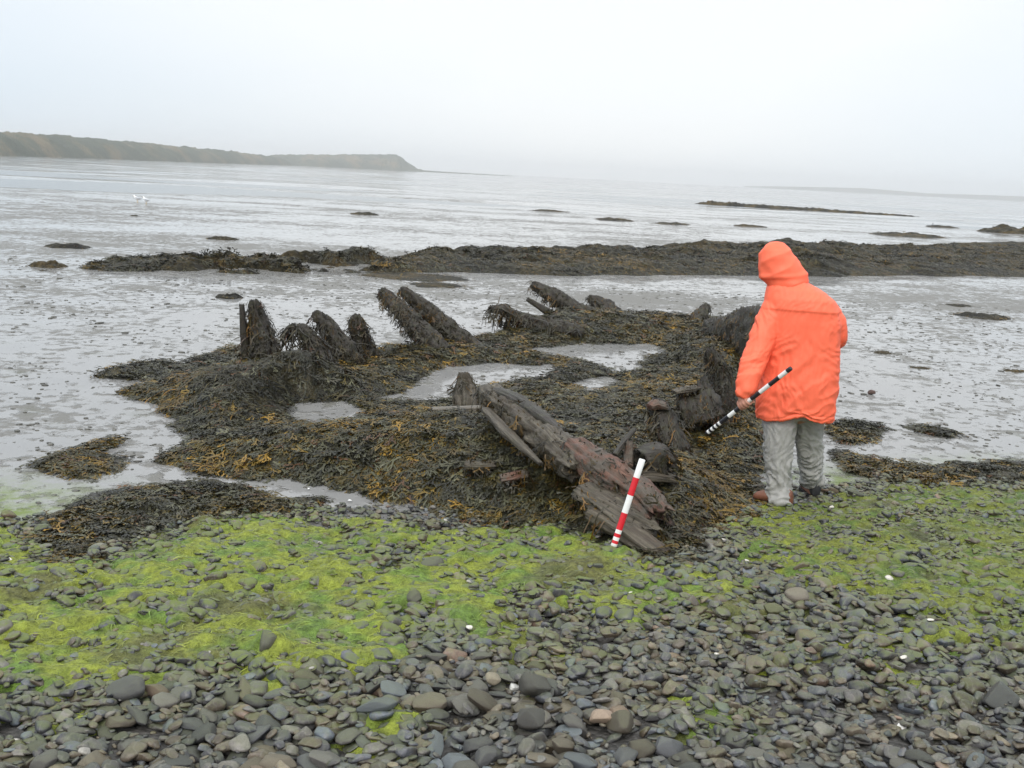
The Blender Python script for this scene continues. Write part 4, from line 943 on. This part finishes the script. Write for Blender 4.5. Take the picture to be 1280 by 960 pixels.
# ------------------------------------------------------------------ person
LX = [2.0]
def KX(t):
    e = LX[0]; return (abs(math.cos(t))**e+abs(math.sin(t))**e)**(-1/e)
def loft(bm, secs, na=28):
    """secs: (centre, rx vector, ry vector); closed tube"""
    rings = []
    for c, ax, ay in secs:
        rings.append([bm.verts.new(tuple(np.array(c)+np.array(ax)*math.cos(t)*KX(t)+np.array(ay)*math.sin(t)*KX(t))) for t in np.linspace(0, 2*math.pi, na, endpoint=False)])
    for r0, r1 in zip(rings, rings[1:]):
        for j in range(na): bm.faces.new([r0[j], r0[(j+1) % na], r1[(j+1) % na], r1[j]])
    bm.faces.new(rings[0][::-1]); bm.faces.new(rings[-1])
def limb(bm, pts, rads, n=10, flat=1.0):
    pts = np.array(pts, float); s = np.linspace(0, len(pts)-1, n*(len(pts)-1)+1); k = np.arange(len(pts))
    C = np.stack([np.interp(s, k, pts[:, i]) for i in range(3)], -1); rd = np.interp(s, k, rads)
    for _ in range(4): C[1:-1] = 0.25*C[:-2]+0.5*C[1:-1]+0.25*C[2:]
    T = unit(np.gradient(C, axis=0)); ref = np.array([0.13, 0.9, 0.4]); secs = []
    m_ = len(C)
    def fr(i): 
        S = unit(np.cross(T[i], ref)); return S, np.cross(T[i], S)
    S, U_ = fr(0)
    for q in (0.25, 0.7, 0.93): secs.append((C[0]-T[0]*rd[0]*math.sqrt(1-q*q)*0.9, S*rd[0]*q, U_*rd[0]*q*flat))
    for i in range(m_): S, U_ = fr(i); secs.append((C[i], S*rd[i], U_*rd[i]*flat))
    for q in (0.93, 0.7, 0.25): secs.append((C[-1]+T[-1]*rd[-1]*math.sqrt(1-q*q)*0.9, S*rd[-1]*q, U_*rd[-1]*q*flat))
    loft(bm, secs, 20)
def ball(bm, c, r3, rot=None):
    g = bmesh.ops.create_icosphere(bm, subdivisions=3, radius=1.0)
    for v in g['verts']:
        p = Vector((v.co.x*r3[0], v.co.y*r3[1], v.co.z*r3[2]))
        if rot: p = rot @ p
        v.co = p+Vector(tuple(c))
def fuse(name, bm, voxel, smooth_it=6, sm_f=0.5):
    bmesh.ops.recalc_face_normals(bm, faces=bm.faces[:])
    me = bpy.data.meshes.new('tmp'); bm.to_mesh(me); bm.free(); o = bpy.data.objects.new('tmp', me); COL.objects.link(o)
    md = o.modifiers.new('r', 'REMESH'); md.mode = 'VOXEL'; md.voxel_size = voxel; md.use_smooth_shade = True
    s = o.modifiers.new('s', 'SMOOTH'); s.factor = sm_f; s.iterations = smooth_it
    dg = bpy.context.evaluated_depsgraph_get(); dg.update(); out = bpy.data.meshes.new_from_object(o.evaluated_get(dg)); out.name = name
    bpy.data.objects.remove(o); bpy.data.meshes.remove(me); return out
def getco(me):
    a = np.empty(len(me.vertices)*3, np.float32); me.vertices.foreach_get('co', a); n = np.empty(len(me.vertices)*3, np.float32); me.vertices.foreach_get('normal', n)
    return a.reshape(-1, 3).astype(float), n.reshape(-1, 3).astype(float)
def setco(me, V): me.vertices.foreach_set('co', V.astype(np.float32).ravel()); me.update()
vd_ = unit(np.array([ray(1000, 430)[0], ray(1000, 430)[1], 0])); rt = np.array([vd_[1], -vd_[0], 0.0]); fw = vd_; upv = np.array([0, 0, 1.0])
YB = 6.36
def sec(l, r_, y, dep, Y=YB, sh=0.0):
    a, b_ = P(l, y, Y), P(r_, y, Y); c = (a+b_)/2+fw*sh; w = np.linalg.norm(b_-a)/2
    return (c, rt*w, fw*dep)
foot_l, foot_r = Gt(974, 634), Gt(1014, 621)
proot = empty('person', tuple(((foot_l+foot_r)/2)), label='person in a hooded orange coat and grey trousers seen from behind, holding the striped rod', category='person')
# body (one continuous mesh)
bm = bmesh.new()
hip_l, hip_r = P(978, 500, YB), P(1018, 500, YB)
kn_l, kn_r = P(974, 572, (YB+foot_l[1])/2), P(1013, 566, (YB+0.02+foot_r[1])/2)
an_l = foot_l+np.array([0.0, 0.0, 0.10]); an_r = foot_r+np.array([0, 0.0, 0.10])
chest = P(1000, 400, YB+0.02); neck = P(985, 362, YB+0.08); hc = P(975, 336, YB+0.13)
limb(bm, [hip_l, kn_l, an_l], [0.065, 0.042, 0.032]); limb(bm, [hip_r, kn_r, an_r], [0.065, 0.042, 0.032])
for f_, dr in ((foot_l, -rt*0.9+fw*0.25), (foot_r, -rt*0.35+fw*0.9)):
    dr = unit(dr); limb(bm, [f_+upv*0.06-dr*0.03, f_+upv*0.04+dr*0.14], [0.042, 0.03])
limb(bm, [P(998, 505, YB), P(1000, 450, YB), chest], [0.15, 0.14, 0.15], flat=0.7); limb(bm, [chest, neck, hc], [0.10, 0.058, 0.06])
sh_l, sh_r = P(967, 384, YB), P(1036, 386, YB)
el_l, wr_l = P(944, 443, YB-0.10), P(930, 492, YB-0.24)
hand_c = P(930, 506, 0.5*(sA+sB)[1]+0.02)
t_h = np.clip(np.dot(P(931, 505, 6.13)-sA, unit(sB-sA)), 0, 9); hand_on = sA+unit(sB-sA)*t_h      # point on the rod inside the hand
el_r, wr_r = P(1052, 420, YB+0.02), P(1035, 432, YB+0.30)
wr_l = hand_on+np.array([0.0, 0.02, 0.085])
limb(bm, [sh_l, el_l, wr_l], [0.055, 0.042, 0.028]); limb(bm, [sh_r, el_r, wr_r], [0.055, 0.042, 0.028]); limb(bm, [sh_l, chest, sh_r], [0.06, 0.08, 0.06])
fd = unit(-rt*0.82+fw*0.62-upv*0.35); fs = unit(np.cross(fd, upv)); fu = np.cross(fs, fd)
ball(bm, hc, (0.077, 0.077, 0.105), Matrix(np.column_stack([fs, fd, fu]).tolist())); ball(bm, hc+fd*0.035-fu*0.04, (0.058, 0.06, 0.06))
limb(bm, [hc+fd*0.085+fu*0.012, hc+fd*0.108-fu*0.022], [0.010, 0.016]); limb(bm, [hc+fd*0.09-fu*0.055-fs*0.016, hc+fd*0.09-fu*0.055+fs*0.016], [0.008, 0.008])
for s_ in (-1, 1):
    ball(bm, hc+fs*0.078*s_-fu*0.01-fd*0.005, (0.012, 0.018, 0.03)); ball(bm, hc+fd*0.072+fs*0.03*s_+fu*0.012, (0.012, 0.01, 0.008))
# left hand closed round the rod: palm, four unequal fingers, thumb
Tr = unit(sB-sA); pal = hand_on+fw*0.012-rt*0.012+upv*0.018
limb(bm, [wr_l, pal+upv*0.008], [0.027, 0.033], flat=0.75); limb(bm, [pal-Tr*0.030, pal+Tr*0.032], [0.023, 0.021])
sideo = unit(np.cross(Tr, upv)); sideo = sideo*np.sign(-(sideo@fw)); upo = unit(np.cross(sideo, Tr)); upo = upo*np.sign(upo[2])
for q, ln, rd_ in ((-0.033, 0.95, 0.0092), (-0.011, 1.08, 0.0098), (0.011, 1.0, 0.0095), (0.032, 0.82, 0.0082)):
    b0 = hand_on+Tr*q
    a_ = [b0-sideo*0.012+upo*0.028, b0+sideo*0.018*ln+upo*0.020, b0+sideo*0.026*ln-upo*0.004, b0+sideo*0.012-upo*0.025*ln, b0-sideo*0.008-upo*0.022*ln]
    limb(bm, a_, [rd_*1.1, rd_*1.05, rd_, rd_*0.92, rd_*0.8], n=5)
limb(bm, [pal-Tr*0.028+upo*0.0, hand_on-Tr*0.045-sideo*0.02, hand_on-Tr*0.052-sideo*0.02-upo*0.022], [0.013, 0.012, 0.0095], n=5)
rp = wr_r+fw*0.06-upv*0.01; limb(bm, [wr_r, rp], [0.027, 0.034], flat=0.6)
for q, ln in ((-0.03, .062), (-0.01, .074), (0.01, .07), (0.03, .055)):
    b0 = rp+rt*q+fw*0.02; limb(bm, [b0, b0+fw*ln*0.5, b0+fw*ln*0.8-upv*ln*0.45], [0.0095, 0.009, 0.0075], n=5)
limb(bm, [rp-rt*0.03, rp-rt*0.055+fw*0.03, rp-rt*0.06+fw*0.055], [0.012, 0.011, 0.009], n=5)
me = fuse('body', bm, 0.0052, 3); me.materials.append(M['skin']); rebase(me, proot.location)
link('body', me, proot)
# trousers
bm = bmesh.new()
def leg(l_list, Ys):
    secs = []
    for (l, r_, y), Y in zip(l_list, Ys):
        a, b_ = P(l, y, Y), P(r_, y, Y); w = np.linalg.norm(b_-a)/2; secs.append(((a+b_)/2, rt*w, fw*w*1.02))
    loft(bm, secs)
YL, YR = foot_l[1], foot_r[1]
leg([(957, 996, 510), (954, 996, 530), (955, 991, 555), (958, 988, 580), (960, 988, 605), (960, 989, 616), (959, 992, 626)], np.linspace(YB, YL, 7))
leg([(992, 1026, 510), (993, 1028, 530), (996, 1028, 552), (1000, 1027, 575), (1002, 1027, 592), (1002, 1028, 600), (1003, 1028, 606)], np.linspace(YB+0.02, YR, 7))
loft(bm, [sec(962, 1024, 522, 0.11), sec(966, 1028, 500, 0.11), sec(966, 1026, 480, 0.1)])
me = fuse('trousers', bm, 0.009, 5); V, n_ = getco(me)
wq = pn(V[:, 0]*4, V[:, 1]*4, V[:, 2]*4); wr = 1-np.abs(pn(V[:, 0]*7, V[:, 1]*7, V[:, 2]*11+wq*5)); wr2 = 1-np.abs(pn(V[:, 0]*12+5, V[:, 1]*12, V[:, 2]*22-wq*9))
lowf = 0.35+0.75*ss(0.75, 0.1, V[:, 2])
V = V+n_*((wr**3-0.3)*0.024+(wr2**3-0.4)*0.013)[:, None]*lowf[:, None]; setco(me, V)
me.materials.append(M['trouser']); rebase(me, proot.location); link('trousers', me, proot)
# shoes
def shoe(f_, dr, m_, L_=0.15, label=None):
    dr = unit(np.array(dr)); sd = np.cross(dr, upv); f_ = f_+upv*0.0; bm = bmesh.new(); secs = []
    for t, w, h in ((-0.085, .022, .03), (-0.075, .036, .052), (-0.03, .041, .062), (0.02, .040, .060), (0.07, .046, .045), (0.12, .048, .036), (0.16, .038, .028), (0.18, .018, .016)):
        secs.append((f_+dr*t+upv*(0.022+h), sd*w, upv*h))
    loft(bm, secs); limb(bm, [f_-dr*0.02+upv*0.07, f_-dr*0.01+upv*0.13], [0.036, 0.036])
    me = fuse('shoe', bm, 0.007, 3); me.materials.append(M[m_]); rebase(me, proot.location); o = link('shoe', me, proot)
    if label: o['label'] = label
    bm = bmesh.new(); secs = []
    pts = [(-0.092, .018), (-0.08, .036), (-0.03, .043), (0.02, .042), (0.07, .050), (0.12, .052), (0.165, .04), (0.188, .018)]
    top = [[], []]
    for t, w in pts: secs.append((t, w))
    vb = [[bm.verts.new(tuple(f_+dr*t+sd*w*s+upv*z)) for t, w in secs for s in (1,)]+[bm.verts.new(tuple(f_+dr*t-sd*w+upv*z)) for t, w in secs[::-1]] for s, z in ((1, -0.005), (1, 0.028))]
    k = len(vb[0]); bm.faces.new(vb[0]); bm.faces.new(vb[1][::-1])
    for j in range(k): bm.faces.new([vb[0][j], vb[0][(j+1) % k], vb[1][(j+1) % k], vb[1][j]])
    bmesh.ops.recalc_face_normals(bm, faces=bm.faces[:]); s_ = bpy.data.meshes.new('sole'); bm.to_mesh(s_); bm.free(); s_.materials.append(M['black']); rebase(s_, proot.location); so = link('sole', s_, o)
shoe(foot_l, -rt*0.93+fw*0.2, 'shoe', label='brown leather shoe pointing left')
shoe(foot_r, -rt*0.3+fw*0.9, 'black', label='dark shoe seen from the heel')
# jacket
bm = bmesh.new(); LX[0] = 2.7
loft(bm, [sec(946, 1041, 521, 0.19), sec(946, 1043, 505, 0.195), sec(950, 1045, 480, 0.19), sec(955, 1047, 450, 0.18), sec(958, 1048, 425, 0.175), sec(958, 1049, 402, 0.17),
          sec(957, 1047, 386, 0.16), sec(958, 1040, 373, 0.15, sh=0.01), sec(960, 1024, 362, 0.13, sh=0.03), sec(964, 1008, 353, 0.10, sh=0.05), sec(968, 1000, 345, 0.08, sh=0.07)], 40)
LX[0] = 2.0; cuffL = wr_l+upv*0.0
limb(bm, [P(968, 388, YB), P(957, 415, YB-0.04), el_l+rt*0.01, P(936, 470, YB-0.17), cuffL], [0.085, 0.088, 0.082, 0.072, 0.060])
limb(bm, [P(1030, 388, YB), P(1042, 405, YB), P(1046, 422, YB+0.02), wr_r], [0.085, 0.082, 0.072, 0.06])
me = fuse('jacket', bm, 0.0065, 10); V, n_ = getco(me)
# drape: broad soft folds fanning down from the armpits, cross wrinkles on the sleeve, a yoke seam and an uneven hem
lx = (V-P(1000, 430, YB))@rt; lz = V[:, 2]; sleeve = ss(-0.19, -0.25, lx+0.10*(lz-1.1)) 
zs = P(1000, 386, YB)[2]; zh = P(1000, 522, YB)[2]
wq = pn(lx*4, V[:, 1]*4, lz*4); fold = pn(lx*8-(lz-1.3)*3+wq, V[:, 1]*2.0, lz*2.2+3)+0.6*(1-2.2*np.abs(pn(lx*9-(lz-1.3)*9, V[:, 1]*3, lz*3.5+wq*2)))*ss(1.25, 1.0, lz+lx)+0.35*pn(lx*24, V[:, 1]*9, lz*20+wq*5)
sl = pn(lx*8+lz*5, V[:, 1]*5, lz*9+wq*3)+0.7*(1-2*np.abs(pn(lx*6, V[:, 1]*6, lz*9+lx*12+wq*4)))
back = (1-sleeve)
low = ss(zs, zh+0.15, lz)
V = V+n_*(back*fold*(0.005+0.011*low)+sleeve*sl*0.011+back*0.006*ss(zs-0.005, zs+0.005, lz+0.10*lx*lx)-0.004*np.exp(-((lz-zh-0.035-0.02*np.sin(lx*9))/0.004)**2)+0.004*pn(lx*40, V[:, 1]*14, lz*16+wq*9))[:, None]
hemz = zh+0.012*np.sin(lx*9+0.5)+0.035*np.exp(-((lx-0.04)/0.07)**2)
V[:, 2] = np.where(lz < zh+0.10, V[:, 2]+(hemz-zh)*ss(zh+0.10, zh, lz), V[:, 2])
setco(me, V); me.materials.append(M['jacket']); rebase(me, proot.location); jk = link('jacket', me, proot)
# hood
bm = bmesh.new(); hs = []
for (y, l, r_, dep, sh) in ((303.5, 962, 972, .03, .10), (307, 956, 980, .07, .10), (313, 952, 987, .10, .10), (321, 950, 993, .12, .10), (330, 949, 999, .132, .10), (338, 949, 1004, .138, .09), (346, 950, 1007, .138, .08), (352, 953, 1008, .13, .07), (358, 960, 1004, .11, .06)):
    a, b_ = P(l, y, YB+0.05), P(r_, y, YB+0.05); hs.append(((a+b_)/2+fw*(sh-0.06), rt*np.linalg.norm(b_-a)/2, fw*dep))
loft(bm, hs[::-1], 40)
me = fuse('hood', bm, 0.0065, 8); V, n_ = getco(me); hcc = V.mean(0); op = unit(-rt*0.85+fw*0.62-upv*0.12)
q = (V-hcc)@op
bm = bmesh.new(); bm.from_mesh(me); bm.verts.ensure_lookup_table()
bmesh.ops.delete(bm, geom=[bm.verts[i] for i in np.where(q > 0.088)[0]], context='VERTS'); bm.to_mesh(me); bm.free(); me.update()
V, n_ = getco(me); lx = (V-hcc)@rt; fo = pn(lx*8+V[:, 2]*9, V[:, 1]*6, V[:, 2]*4+7)+0.6*pn(lx*18+V[:, 2]*6, V[:, 1]*9, V[:, 2]*9)
zb = P(980, 349, YB)[2]
V = V+n_*(fo*0.010+0.010*(1-2.4*np.abs(pn(lx*5-V[:, 2]*6, V[:, 1]*5, V[:, 2]*7+2)))+0.009*np.exp(-((V[:, 2]-zb-0.015-0.12*lx)/0.016)**2))[:, None]; setco(me, V)
me.materials.append(M['jacket']); ho_ = link('hood', me, jk); rebase(me, proot.location)
md = ho_.modifiers.new('thickness', 'SOLIDIFY'); md.thickness = 0.006; md.offset = -1

# ------------------------------------------------------------------ two gulls far out
def gull(px, py, rot, label):
    q = G(px, py, -0.12); q[2] = max(terrain(q[0], q[1]), water_z(math.hypot(q[0], q[1]))); bm = bmesh.new()
    limb(bm, [(-0.2, 0, .16), (-0.08, 0, .17), (0.06, 0, .19), (0.14, 0, .24), (0.17, 0, .29)], [0.02, 0.06, 0.075, 0.045, 0.035]); ball(bm, (0.185, 0, .305), (0.042, 0.034, 0.034))
    o = link('gull', fuse('gull', bm, 0.008, 3), label=label, category='gull'); o.data.materials.append(M['white_paint']); o.location = q; o.rotation_euler.z = rot
    for s in (-1, 1):
        bm = bmesh.new(); limb(bm, [(0.07, 0.05*s, .22), (-0.1, 0.055*s, .20), (-0.27, 0.02*s, .18)], [0.035, 0.04, 0.008], flat=0.5); w = fuse('wing', bm, 0.008, 3); w.materials.append(M['gull_grey']); link('wing', w, o)
        bm = bmesh.new(); limb(bm, [(0.0, 0.025*s, .14), (0.0, 0.025*s, 0.0), (0.04, 0.025*s, 0.0)], [0.007, 0.006, 0.006]); w = bpy.data.meshes.new('leg'); bm.to_mesh(w); bm.free(); w.materials.append(M['beak']); link('leg', w, o)
    bm = bmesh.new(); limb(bm, [(0.215, 0, .30), (0.26, 0, .292)], [0.011, 0.005]); w = bpy.data.meshes.new('beak'); bm.to_mesh(w); bm.free(); w.materials.append(M['beak']); link('beak', w, o)
gull(172, 252, R(165), 'upper of the two pale gulls standing far out on the wet flats at the left')
gull(183, 255, R(150), 'lower of the two pale gulls standing far out on the wet flats at the left')

# ------------------------------------------------------------------ shells by the left pool and a rust brown stone on the mud
def shell(px, py, rot, sc, label):
    q = Gt(px, py); nr, na = 9, 25; t = np.linspace(0.03, 1, nr)[:, None]; a = np.linspace(-1.25, 1.25, na)[None]
    rr_ = t*(1+0.10*np.cos(a*2)); X = rr_*np.sin(a); Y = rr_*np.cos(a)-0.5; Z = 0.42*np.sin(np.pi*(0.12+0.88*t)*0.96)*np.cos(a*0.9)*(1+0.06*np.cos(a*26))
    V = np.stack([X, Y, Z+0*X], -1).reshape(-1, 3)*sc; o = link('seashell', mesh_np('seashell', V, grid_faces(nr, na), M['white_paint']), label=label, category='shell', group='white shells beside the left pool')
    md = o.modifiers.new('thickness', 'SOLIDIFY'); md.thickness = 0.002; o.location = q+np.array([0, 0, 0.012]); o.rotation_euler = (0.3, 0.1, rot)
shell(323, 598, 0.4, 0.020, 'white shell at the left end of the row of shells by the pool')
shell(338, 595, 2.1, 0.022, 'largest white shell, second in the row of shells by the pool')
shell(386, 613, 1.0, 0.013, 'tiny white shell right of the pair of larger shells')
shell(437, 628, 3.0, 0.018, 'yellowish white shell farthest right along the foot of the wrack')
q = Gt(1089, 493); o = bpy.data.objects.new('mud_stone', pme[5]); COL.objects.link(o); o.location = q+np.array([0, 0, 0.02]); o.scale = (0.045, 0.04, 0.032); o.color = (0.10, 0.055, 0.045, 0.0)
o['label'] = 'single rust brown stone lying alone on the bare mud right of the coat'; o['category'] = 'stone'
